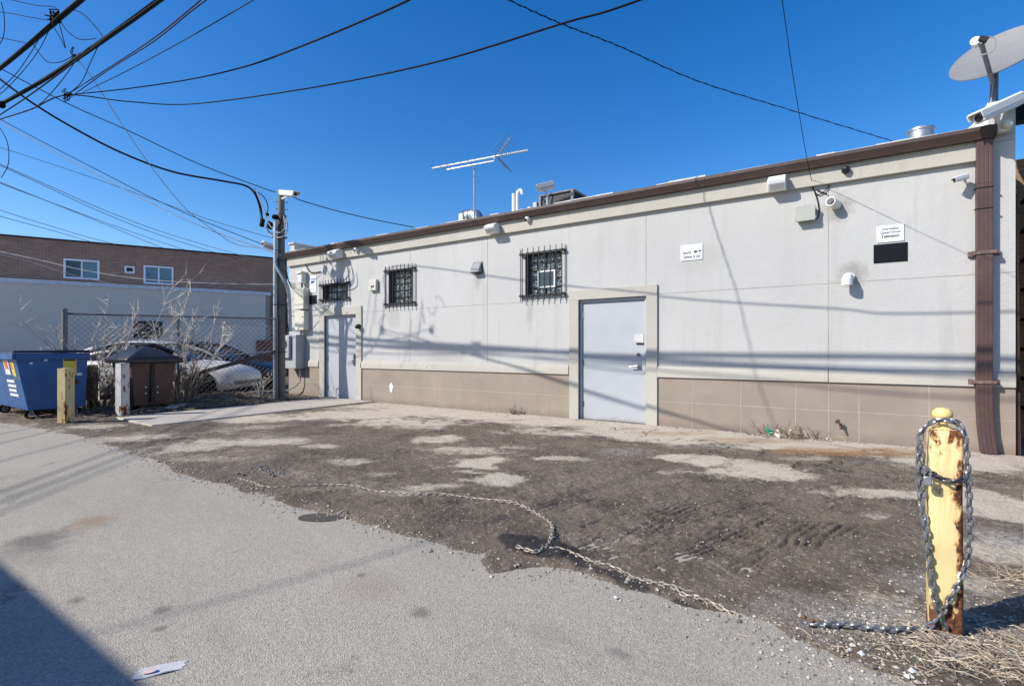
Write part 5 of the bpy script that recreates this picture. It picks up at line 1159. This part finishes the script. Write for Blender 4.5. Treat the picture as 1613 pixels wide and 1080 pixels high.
# ------------------------------------------------------------------ bare shrubs
def branch(mb, p, d, L, r, lev, spread=.55, droop=0.0):
    n = 4; pts = [Vector(p)]; rs = [r]; dd = Vector(d).normalized()
    for k in range(n):
        dd = (dd + Vector((random.gauss(0, .12), random.gauss(0, .12), random.gauss(0, .07) - droop))).normalized(); pts.append(pts[-1] + dd * L / n); rs.append(r * (1 - .55 * (k + 1) / n))
    mb.tube(pts, rs, 4 if lev < 2 else 3, cap=False)
    if lev >= 3: return
    for k in range(random.randint(3, 5) if lev < 2 else random.randint(1, 3)):
        f = random.uniform(.25, .95); i = min(int(f * n), n - 1); q = pts[i].lerp(pts[i + 1], f * n - i)
        nd_ = (dd + Vector((random.gauss(0, spread), random.gauss(0, spread), random.gauss(.1, spread * .6)))).normalized()
        branch(mb, q, nd_, L * random.uniform(.32, .6), max(.0045, rs[i] * .72), lev + 1, spread, droop)
def shrub(label, px, py, X_, stems, h, spread, mat=None, lean=(0, 0), seed=1):
    random.seed(seed); g = onX(px, py, X_); g.z = 0.02; t = thing('bare_shrub', label, 'shrub', tuple(g), 'leafless shrubs along the fence')
    m = MB()
    for k in range(stems):
        a = random.uniform(0, 6.28); d = Vector((math.cos(a) * spread + lean[0], math.sin(a) * spread + lean[1], 1)); branch(m, g + Vector((math.cos(a) * .12, math.sin(a) * .12, 0)), d, h * random.uniform(.6, 1.1), .017, 0)
    m.build('stem', mat or M_twig, t)
    lf = MB()
    for k in range(stems * 7):
        a = random.uniform(0, 6.28); rr = random.uniform(0, spread * h * .8); c = g + Vector((math.cos(a) * rr, math.sin(a) * rr, random.uniform(.3, h * .95))); s_ = random.uniform(.02, .05)
        lf.add([c, c + Vector((s_, random.uniform(-s_, s_), s_ * .4)), c + Vector((s_ * .3, random.uniform(-s_, s_), s_ * 1.2))], [(0, 1, 2)])
    lf.build('dead_leaf', M_straw, t, smooth=False)
shrub('tall pale leafless sapling clump right of the brown bin', 290, 622, -12.55, 12, 2.0, .24, seed=3)
shrub('arching bare shrub leaning left behind the mossy post', 160, 630, -13.5, 10, 1.6, .5, None, (.05, .3), 5)
shrub('dense tangle of low dry brush at right side of brown bin', 290, 625, -12.35, 11, .8, .22, M_twigd, seed=8)
shrub('low bare brush between blue dumpster and brown bin', 165, 640, -13.2, 12, 1.0, .5, M_twigd, seed=9)
shrub('sparse dry stems standing before the black car', 412, 612, -12.0, 2, .55, .3, None, (0, .1), 12)
random.seed(21)
# tall dry weed in front of the bin
g = gnd(257, 645); t = thing('dry_weed', 'single dry rust coloured weed in front of brown bin', 'weed', tuple(g)); m = MB(); branch(m, g, (.05, 0, 1), .85, .008, 1, .3); branch(m, g, (.2, .1, 1), .6, .007, 1, .3); m.build('stem', M_straw, t)
m = MB(); c = g + Vector((.04, .0, .62))
for k in range(40): q = c + Vector((random.gauss(0, .025), random.gauss(0, .025), random.gauss(0, .09))); m.ball(q, .012, 6)
m.build('seed_head', simple('rusty_seed', (.22, .09, .03, 1), .9), t)
# brush litter on the mound and under the bins
m = MB()
for k in range(1500):
    px_, py_ = random.uniform(-15, -11.2), random.uniform(2.9, 7.7)
    if random.random() < .45: px_, py_ = random.gauss(-12.1, .5), random.gauss(6.2, .9)
    if px_ > -11.2: continue
    z = .03 + .20 * math.exp(-(((px_ + 12.3) / .5) ** 2 + ((py_ - 6.1) / 1.1) ** 2)) + random.uniform(0, .05); a = random.uniform(0, 6.28); L = random.uniform(.05, .4)
    c = Vector((px_, py_, z)); d = Vector((math.cos(a), math.sin(a), random.uniform(-.15, .25))) * L
    m.tube([c - d / 2, c + d / 2], [random.uniform(.004, .009), .003], 3, cap=False)
o = m.build('twig_litter', M_twigd); o['kind'] = 'stuff'
m = MB()
for k in range(1500):
    px_, py_ = random.uniform(-14.5, -11.1), random.uniform(2.75, 7.9); z = .05 + .20 * math.exp(-(((px_ + 12.3) / .5) ** 2 + ((py_ - 6.1) / 1.1) ** 2)) + random.uniform(0, .05); c = Vector((px_, py_, z)); s_ = random.uniform(.02, .05)
    v = [c + Vector((random.uniform(-s_, s_), random.uniform(-s_, s_), random.uniform(0, s_ * .6))) for _ in range(3)]; m.add(v, [(0, 1, 2)])
o = m.build('leaf_litter', M_leaf, smooth=False); o['kind'] = 'stuff'
# white board lying behind bin
q0, q1 = gnd(268, 642, .06), gnd(312, 628, .12); M_ = frame_dir(q0, q1 - q0)
tag(MB().box(0, (q1 - q0).length, -.10, .10, -.012, .012, M_).build('white_board', M_white, loc=tuple(q0)), 'pale plank lying on the dirt right of the brown bin', 'plank')

# ------------------------------------------------------------------ loose debris
def pebble(mb, c, s):
    vs = [Vector(v) * s * random.uniform(.6, 1.2) for v in ((1, 0, 0), (-1, 0, 0), (0, 1, 0), (0, -1, 0), (0, 0, .8), (0, 0, -.6))]; a = random.uniform(0, 6.28); ca, sa = math.cos(a), math.sin(a)
    mb.add([Vector((v.x * ca - v.y * sa, v.x * sa + v.y * ca, v.z)) + c for v in vs], [(0, 2, 4), (2, 1, 4), (1, 3, 4), (3, 0, 4), (2, 0, 5), (1, 2, 5), (3, 1, 5), (0, 3, 5)])
m = MB()
def zlot(x, y):
    i = min(max(int(np.searchsorted(xs, x)), 0), len(xs) - 1); j = min(max(int(np.searchsorted(ys, y)), 0), len(ys) - 1); return float(max(Z[j, i], 0.0))
for k in range(5200):
    t_ = random.random()
    if t_ < .40: x, y = random.uniform(-5, 2.5), random.uniform(2.3, 7.6); s_ = random.choice([.004, .005, .006, .008])
    elif t_ < .72: g = gnd(random.gauss(1420, 130), random.gauss(1000, 38)); x, y = g.x, g.y; s_ = random.choice([.003, .004, .006, .009])
    elif t_ < .86: x, y = random.uniform(-9.9, 1.5), WY - abs(random.gauss(0, .12)) - .02; s_ = random.choice([.006, .009, .013])
    else: x = random.uniform(-9, .6); y = float(np.interp(x, EX, EY)) + random.gauss(.02, .10); s_ = random.choice([.004, .006, .009])
    if y < 2.2 or y > 8.34: continue
    pebble(m, Vector((x, y, zlot(x, y) + s_ * .3)), s_)
for k in range(380):                                                            # broken crumbs along the alley edge
    x = random.uniform(-8, .6); y = float(np.interp(x, EX, EY)) + random.gauss(.03, .07); pebble(m, Vector((x, y, zlot(x, y) + .003)), random.choice([.005, .007, .010, .015]))
o = m.build('loose_gravel', M_stone, smooth=False); o['kind'] = 'stuff'
for px, py, s_, lb in ((1357, 1030, .020, 'white angular stone at the alley edge left of the yellow post'), (1435, 1056, .018, 'pale stone among straw below the yellow post'), (1480, 1030, .024, 'flat grey stone among straw at foot of the yellow post'), (1430, 1065, .012, 'tiny white stone at alley edge'), (970, 940, .016, 'lone white chip on the alley near the chain')):
    m = MB(); c = gnd(px, py, .012); pebble(m, c, s_); tag(m.build('stone', M_sign if s_ < .022 else M_stone, loc=tuple(c), smooth=False), lb, 'stone')
def straw(n, fn, mat, name, Lr=(.03, .10), lift=.25):
    m = MB()
    for k in range(n):
        g = fn(); a = random.uniform(0, 6.28); L = random.uniform(*Lr); d = Vector((math.cos(a), math.sin(a), 0)); z0 = zlot(g.x, g.y); p0 = Vector((g.x, g.y, z0 + .004)); p2 = p0 + d * L + Vector((0, 0, random.uniform(0, lift) * L)); p1 = (p0 + p2) / 2 + Vector((random.gauss(0, .1) * L, random.gauss(0, .1) * L, random.uniform(.02, .2) * L))
        m.tube([p0, p1, p2], [.0016, .0016, .0008], 3, cap=False)
    o = m.build(name, mat); o['kind'] = 'stuff'
straw(230, lambda: gnd(random.gauss(1510, 45), random.gauss(1032, 20)), M_straw, 'dry_grass')
straw(130, lambda: gnd(random.gauss(1600, 26), random.gauss(915, 9)), M_straw, 'dry_grass', (.03, .12), .5)
straw(120, lambda: gnd(random.gauss(1420, 90), random.gauss(1015, 16)), M_straw, 'dry_grass', (.02, .07), .15)
straw(160, lambda: gnd(random.uniform(1560, 1640), random.uniform(1010, 1080)), M_straw, 'dry_grass', (.04, .12), .3)
# weed clump and rubbish at the foot of the wall
g = onY(1245, 688, WY - .10); g.z = 0
t = thing('dead_weed', 'pile of dead brown weed stems and scraps against the wall at right', 'weed', tuple(g)); m = MB(); random.seed(33)
for k in range(70):
    a = random.uniform(0, 6.28); c = g + Vector((random.gauss(0, .20), random.gauss(-.03, .06), .01)); branch(m, c, (math.cos(a) * .8, math.sin(a) * .5 - .2, random.uniform(.1, 1.0)), random.uniform(.08, .26), .005, 2, .5)
m.build('stem', M_twigd, t)
m = MB()
for k in range(9): c = g + Vector((random.gauss(0, .20), random.gauss(-.05, .05), random.uniform(.03, .10))); m.cbox(c, (random.uniform(.04, .14), .015, random.uniform(.02, .04)), Matrix.Rotation(random.uniform(-1.2, 1.2), 3, 'Y') @ Matrix.Rotation(random.uniform(0, 3), 3, 'Z'))
m.build('bark_scrap', M_twig, t)
c = onY(1215, 682, WY - .1); c.z = .05; m = MB()
for k in range(7): m.cbox(c + Vector((random.gauss(0, .02), random.gauss(0, .02), random.gauss(.02, .015))), (.07, .05, .008), Matrix.Rotation(random.uniform(-1, 1), 3, 'Y') @ Matrix.Rotation(random.uniform(0, 3), 3, 'X'))
tag(m.build('plastic_wrapper', simple('green_plastic', (.05, .34, .20, 1), .3), loc=tuple(c)), 'crumpled green plastic wrapper at left end of dead weed pile', 'litter')
g = onY(812, 655, WY - .08); g.z = 0; t = thing('dead_weed', 'small dark dead weed tuft against the base left of right door', 'weed', tuple(g)); m = MB()
for k in range(36): a = random.uniform(0, 6.28); branch(m, g + Vector((random.gauss(0, .06), random.gauss(0, .03), 0)), (math.cos(a) * .9, math.sin(a) * .6 - .2, random.uniform(.3, 1)), random.uniform(.07, .17), .006, 2, .5)
m.build('stem', M_twigd, t)
# flattened pale paper on the alley
c = gnd(250, 1054, .006); ax_ = (gnd(285, 1047) - gnd(222, 1060)).normalized(); sd = Vector((-ax_.y, ax_.x, 0)); m = MB(); n = 14
top = []
outl = [(-.075, -.012), (-.070, .018), (-.06, .030), (0, .038), (.06, .036), (.095, .030), (.080, .018), (.090, .004), (.078, -.008), (.084, -.02), (.03, -.030), (-.04, -.034), (-.08, -.034)]
up_ = [c + ax_ * a + sd * b + Vector((0, 0, .004 * sin(a * 60))) for a, b in outl]; dn_ = [v - Vector((0, 0, .004)) for v in up_]; k = len(outl)
m.add(up_ + dn_, [tuple(range(k)), tuple(range(2 * k - 1, k - 1, -1))] + [(i, (i + 1) % k, k + (i + 1) % k, k + i) for i in range(k)])
t = thing('paper_scrap', 'flattened pale paper cup scrap on the alley at lower left', 'litter', tuple(c)); m.build('sheet', M_paper, t, smooth=False)
m = MB(); q = c + ax_ * -.03 - sd * .006 + Vector((0, 0, .0055)); m.add([q + ax_ * .025 * math.cos(a) + sd * .015 * math.sin(a) for a in np.linspace(0, 6.28, 13)[:-1]], [tuple(range(12))]); m.build('printed_patch', simple('faded_pink', (.60, .45, .44, 1), .8), t, smooth=False)
# little lump of rubble in the lot
m = MB(); c0 = gnd(422, 743)
for k in range(70): pebble(m, c0 + Vector((random.gauss(0, .14), random.gauss(0, .08), .02)), random.uniform(.008, .024))
tag(m.build('rubble_heap', simple('grey_rubble', (.20, .185, .165, 1), .95), loc=tuple(c0), smooth=False), 'small heap of grey rubble lying near the alley edge', 'rubble')
m = MB(); c0 = gnd(1277, 977, .01); 
for k in range(6): pebble(m, c0 + Vector((random.gauss(0, .02), random.gauss(0, .012), .004)), random.uniform(.012, .02))
tag(m.build('rubble_heap', simple('brown_lump', (.16, .10, .06, 1), .95), loc=tuple(c0), smooth=False), 'brown clod at the left end of the trailing steel chain', 'clod')

# ------------------------------------------------------------------ overhead wires
def wire(label, pts, r, mat=M_rub, per=8, name='overhead_wire', extra=None):
    P = spline(pts, per); m = MB(); m.tube(P, r, 6)
    if extra: extra(m)
    c = P[len(P) // 2]; return tag(m.build(name, mat, loc=tuple(c)), label, 'cable', 'overhead wires')
def knot(c, r, n=10, rad=.012):
    def f(m):
        for k in range(n):
            a = [c + Vector((random.gauss(0, r), random.gauss(0, r * .6), random.gauss(0, r))) for _ in range(4)]; m.tube(spline(a + [a[0]], 4), rad * .6, 4)
        m.ball(c, r * .55, 8, (1.6, 1, .8))
    return f
V = Vector
J = dep(105, 150, 10.1)
random.seed(5)
wire('thickest black bundle crossing the top left corner steeply', [(-26, 2.72, 8.2), (-18, 2.74, 7.2), (-14.2, 2.76, 6.77), (-9.9, 2.79, 6.50), (-6, 2.79, 6.27), (-2.5, 2.79, 6.19), (4, 2.79, 6.3), (14, 2.8, 7.2)], .036, extra=knot(dep(86, 28, 8.2), .055, 12, .016))
wire('second thick black cable running from top edge beside white drop wire', [(-26, 2.9, 7.9), (-18, 2.95, 6.75), (-15.0, 3.0, 6.44), (-12.0, 3.10, 6.24), (-8.0, 3.17, 6.07), (-4, 3.2, 6.0), (2, 3.2, 6.05), (14, 3.2, 7)], .034, extra=knot(dep(118, 88, 9.1), .05, 6))
wire('thin black line strapped close along the thickest bundle', [(-26, 2.65, 8.0), (-15, 2.68, 6.75), (-10.2, 2.72, 6.45), (-6, 2.72, 6.12), (-1, 2.72, 5.98), (12, 2.72, 6.9)], .013)
wire('lower thin line strapped under the second thick cable', [(-24, 3.0, 7.1), (-15, 3.02, 6.25), (-10, 3.1, 6.08), (-5, 3.12, 5.88), (0, 3.12, 5.85), (12, 3.15, 6.6)], .012)
Dp = [dep(0, 188, 10.6), dep(50, 172, 10.2), J, dep(200, 160, 10.35), V((-11.3, 5.06, 6.28)), V((-7.6, 5.15, 5.58)), V((-4.75, 5.13, 5.11)), V((-2.7, 5.08, 4.90)), V((-1.75, 5.06, 4.81)), V((1.5, 5.1, 4.8)), V((6, 5.1, 5.1))]
wire('long sagging black cable from left junction rising to top centre', Dp, .012, extra=knot(J, .06, 8))
A_ = [V((-9.3, -8, 8)), V((-8.3, -5.5, 7.5)), V((-6.3, .9, 6.55)), V((-4.6, 4.2, 6.05)), dep(800, 0, 6.88), dep(885, 38, 7.15), dep(975, 73, 7.6), dep(1100, 128, 8.4), dep(1250, 175, 9.5), dep(1405, 222, 11.0)]
wire('twisted dark wire descending from top centre to the roof at right', A_, .007, per=16, extra=lambda m: m.tube([p_ + V((.009 * math.cos(i * 1.3), 0, .009 * math.sin(i * 1.3))) for i, p_ in enumerate(spline(A_, 24))], .006, 4))
wire('thin near vertical wire dropping from top to the wall by junction box', [V((-.66, 2.0, 6.2)), V((-.62, 4.4, 5.26)), dep(1232, 0, 5.1), V((-.57, 6.67, 4.35)), V((-.523, 7.87, 3.85)), V((-.486, 8.30, 3.62)), V((-.48, 8.33, 3.50))], .004)
wire('black drop cable from top left of centre to left junction', [dep(760, -60, 3.9), dep(645, 0, 4.46), dep(560, 38, 4.99), dep(470, 75, 5.68), dep(390, 104, 6.43), dep(300, 125, 7.38), dep(200, 140, 8.66), J], .010)
for k, (lb, off) in enumerate((('upper of two close dark lines rising from junction past thick cable', 0), ('lower of two close dark lines rising from junction past thick cable', 5))):
    wire(lb, [dep(330 + off, -12 + off, 5.7), dep(300, 14 + off, 6.1), dep(240, 62 + off, 7.0), dep(170, 108 + off * .6, 8.4), J + V((0, 0, -.02 * off))], .008, M_grcab)
wire('fine blue grey line from left junction to the top edge', [dep(420, -12, 5.3), dep(300, 58, 6.5), dep(200, 112, 8.1), dep(130, 146, 9.75)], .006, M_grcab)
Yp = PY - .1
wire('thick black service cable sagging from top left to pole splices', [dep(-120, 30, 11.6), dep(-20, 108, 11.3), dep(0, 125, 11.2), dep(55, 165, 11.3), dep(120, 204, 11.5), dep(190, 240, 11.7), dep(270, 270, 11.9), dep(350, 285, 12.0), dep(385, 292, 12.05), dep(400, 303, 12.1), dep(409, 325, 12.1), dep(414, 348, 12.1)], .022)
wire('thin black line sloping from upper left to the top of pole', [dep(-120, 50, 10.5), dep(-20, 98, 11.0), dep(0, 108, 11.1), dep(110, 165, 11.4), dep(200, 205, 11.7), dep(310, 257, 12.0), dep(400, 291, 12.2), dep(434, 303, 12.25)], .010)
wire('thin dark wire from top of pole to the roof edge', [dep(458, 308, 12.2), dep(475, 316, 12.3), dep(530, 332, 12.9), dep(590, 346, 13.4), dep(652, 358, 13.9)], .011)
wire('pale drop wire crossing steeply down to the camera on pole', [dep(118, 88, 9.1), dep(150, 130, 9.4), dep(195, 200, 9.9), dep(240, 265, 10.5), dep(290, 326, 11.1), dep(330, 358, 11.6), dep(370, 384, 12.0), dep(412, 391, 12.1)], .008, M_whcab)
def far_wire(lb, pts, z0, z1, r=.010, mat=M_grcab):
    n = len(pts); P = [dep(x, y, z0 + (z1 - z0) * i / (n - 1)) for i, (x, y) in enumerate(pts)]; d0 = (P[0] - P[1]).normalized(); d1 = (P[-1] - P[-2]).normalized()
    if d1.z > -.05 or z1 < 14: d1 = d1 * .05
    wire(lb, [P[0] + d0 * 16, P[0] + d0 * 6] + P + [P[-1] + d1 * 3], r, mat)
far_wire('upper of the pale pair running from left junction pole to the post', [(0, 188), (70, 225), (150, 266), (240, 312), (330, 352), (432, 392)], 12.6, 12.4, .009)
far_wire('lower of the pale pair running from left junction pole to the post', [(0, 192), (70, 231), (150, 274), (240, 321), (330, 362), (432, 398)], 12.6, 12.4, .009, M_whcab)
far_wire('hairline grey wire across the left sky', [(0, 232), (110, 268), (230, 310), (330, 346), (432, 376)], 13, 13, .006)
far_wire('pale line from left edge to brick roof, highest of four', [(-10, 254), (60, 285), (150, 325), (240, 360), (330, 388), (405, 409)], 16, 26, .014, M_whcab)
far_wire('dark line just below the highest brick roof line', [(-10, 256), (60, 288), (150, 330), (240, 366), (330, 395), (380, 409)], 16, 26, .011)
far_wire('second pale line meeting brick roof at middle', [(-10, 283), (60, 311), (150, 347), (230, 380), (265, 394)], 16, 25, .013, M_whcab)
far_wire('second dark line meeting brick roof right of middle', [(-10, 285), (70, 315), (170, 352), (250, 380), (318, 402)], 16, 25, .010)
far_wire('lowest pale line over brick roof at left', [(-10, 328), (60, 350), (140, 374), (205, 390)], 17, 24, .012, M_whcab)
far_wire('low dark line over brick roof at left', [(-10, 338), (60, 357), (110, 371), (150, 383)], 17, 24, .010)
far_wire('upper pale wire hanging before the brick windows', [(-10, 394), (60, 409), (140, 427), (230, 440), (330, 446), (436, 448)], 14, 13, .009, M_whcab)
far_wire('lower pale wire hanging before the brick windows', [(-10, 398), (40, 410), (110, 432), (170, 446), (260, 470)], 14, 15, .008, M_whcab)
# slack loops at the top left
for k, (lb, L_) in enumerate([('looping slack wire hanging between the two thick cables', [(105, 12), (130, 22), (150, 42), (162, 58)]), ('slack curl under the thick bundle knot', [(93, 30), (105, 48), (125, 62), (152, 61)]),
        ('short hanging loop below the knot of the bundle', [(92, 30), (98, 55), (103, 76), (96, 62), (84, 42)]), ('slack line between lower bundle and second cable', [(52, 70), (65, 88), (78, 99), (98, 97), (115, 88)]), ('dropper from second thick cable to left junction', [(155, 72), (142, 100), (128, 130), (108, 148)]), ('left hand dropper from second thick cable down to junction cable', [(118, 98), (95, 130), (70, 158), (60, 165)]),
        ('thin line entering at upper left to the knot', [(-10, -8), (30, 3), (60, 9), (84, 11), (92, 18)]), ('middle thin line entering at upper left', [(-10, 18), (20, 22), (45, 27), (75, 32)]), ('low thin line entering at upper left', [(-10, 58), (12, 62), (32, 66), (46, 70)]), ('curved loose wire hanging at the left edge', [(2, 4), (6, 22), (7, 45), (4, 62), (-4, 74)]), ('lower curved loose wire hanging at left edge', [(0, 202), (10, 220), (14, 240), (12, 262), (2, 280)]), ('dropper from bundle knot toward left junction cable', [(80, 42), (62, 78), (38, 110), (10, 140), (-6, 152)]), ('second dropper from bundle knot to the left edge', [(68, 50), (48, 84), (24, 118), (-6, 146)])]):
    wire(lb, [dep(x, y, 9.0 + .1 * k) for x, y in L_], .007, M_rub, name='slack_wire')
c = dep(3, 165, 10.4); m = MB(); m.ball(c, .07, 12, (.9, .9, 1.1)); tag(m.build('cable_insulator', M_rub, loc=tuple(c)), 'round black insulator on cable at the left frame edge', 'insulator')
# dark conduit swag and leads on the wall
m = MB(); m.tube(spline([onY(479, 408, WY - .02), onY(483, 420, WY - .03), onY(490, 429, WY - .03), onY(505, 428, WY - .02)], 6), .012, 5); tag(m.build('wall_cable', M_rub, loc=tuple(onY(483, 420))), 'black cable swagging down the wall above the faded notice', 'cable')
for lb, L_ in (('black lead looping beside the grey junction box', [(1280, 293), (1284, 305), (1288, 318), (1290, 335), (1287, 345)]), ('thin wire pinned between lead and white pipe stub', [(1283, 303), (1290, 307), (1300, 300), (1307, 292)]), ('short dark toggle of wire by the white pipe stub', [(1286, 299), (1295, 303), (1303, 306)])):
    m = MB(); m.tube(spline([onY(x, y, WY - .02) for x, y in L_], 6), .007, 5); tag(m.build('wall_cable', M_rub, loc=tuple(onY(*L_[0]))), lb, 'cable')
m = MB(); m.tube(spline([onY(1572, 190, WY - .02), onY(1566, 215, WY - .02), onY(1562, 240, WY - .02), onY(1560, 262, WY - .02)], 6), .008, 5); m.tube(spline([onY(1585, 190, WY - .04), onY(1592, 200, WY - .1), onY(1585, 210, WY - .03), onY(1570, 206, WY - .02)], 6), .007, 5)
tag(m.build('wall_cable', M_whcab, loc=tuple(onY(1566, 215))), 'pale camera leads hanging at the right roof corner', 'cable')
m = MB(); c = onY(1580, 200, WY - .09); m.cbox(c, (.12, .10, .14)); m.ball(c + V((.03, -.05, -.0)), .055, 12); tag(m.build('camera_bracket', M_cream, loc=tuple(c), bevel=.01), 'cream bracket box under the large corner camera', 'bracket')

# ------------------------------------------------------------------ camera, light, sky
cam = bpy.data.cameras.new('camera'); co_ = bpy.data.objects.new('camera', cam); col.objects.link(co_)
co_.location = CAM; co_.rotation_euler = (R(90), 0, math.atan2(SS, CC)); cam.sensor_width = 36; cam.lens = 36 * F / 1613; cam.shift_y = 11 / 1613; cam.clip_end = 2000; cam.clip_start = .05
scene.camera = co_
sun = bpy.data.lights.new('sun', 'SUN'); so = bpy.data.objects.new('sun', sun); col.objects.link(so)
sun.energy = 4.4; sun.angle = R(.5); sun.color = (1.0, .95, .875); so.rotation_euler = SUNDIR.to_track_quat('-Z', 'Y').to_euler(); so.location = (-10, -12, 14)
w = bpy.data.worlds.new('World'); scene.world = w; w.use_nodes = True
nt = w.node_tree; sky = nt.nodes.new('ShaderNodeTexSky'); sky.sky_type = 'NISHITA'; sky.sun_disc = False
toS = -SUNDIR; sky.sun_elevation = math.asin(toS.z); sky.sun_rotation = math.atan2(toS.x, toS.y); sky.air_density = 1.0; sky.dust_density = .7; sky.ozone_density = 2.5; sky.altitude = 200
hs = nt.nodes.new('ShaderNodeHueSaturation'); hs.inputs['Saturation'].default_value = 1.42; hs.inputs['Value'].default_value = 1.36; hs.inputs['Hue'].default_value = .508; nt.links.new(sky.outputs[0], hs.inputs['Color'])
nt.links.new(hs.outputs[0], nt.nodes['Background'].inputs[0]); nt.nodes['Background'].inputs[1].default_value = .10
vs_ = scene.view_settings; vs_.view_transform = 'Standard'; vs_.look = 'None'; vs_.gamma = 1; vs_.use_curve_mapping = False; vs_.exposure = 0.42
scene.cycles.max_bounces = 6; scene.cycles.use_denoising = True
for o in bpy.data.objects:
    if '_o' in o: del o['_o']
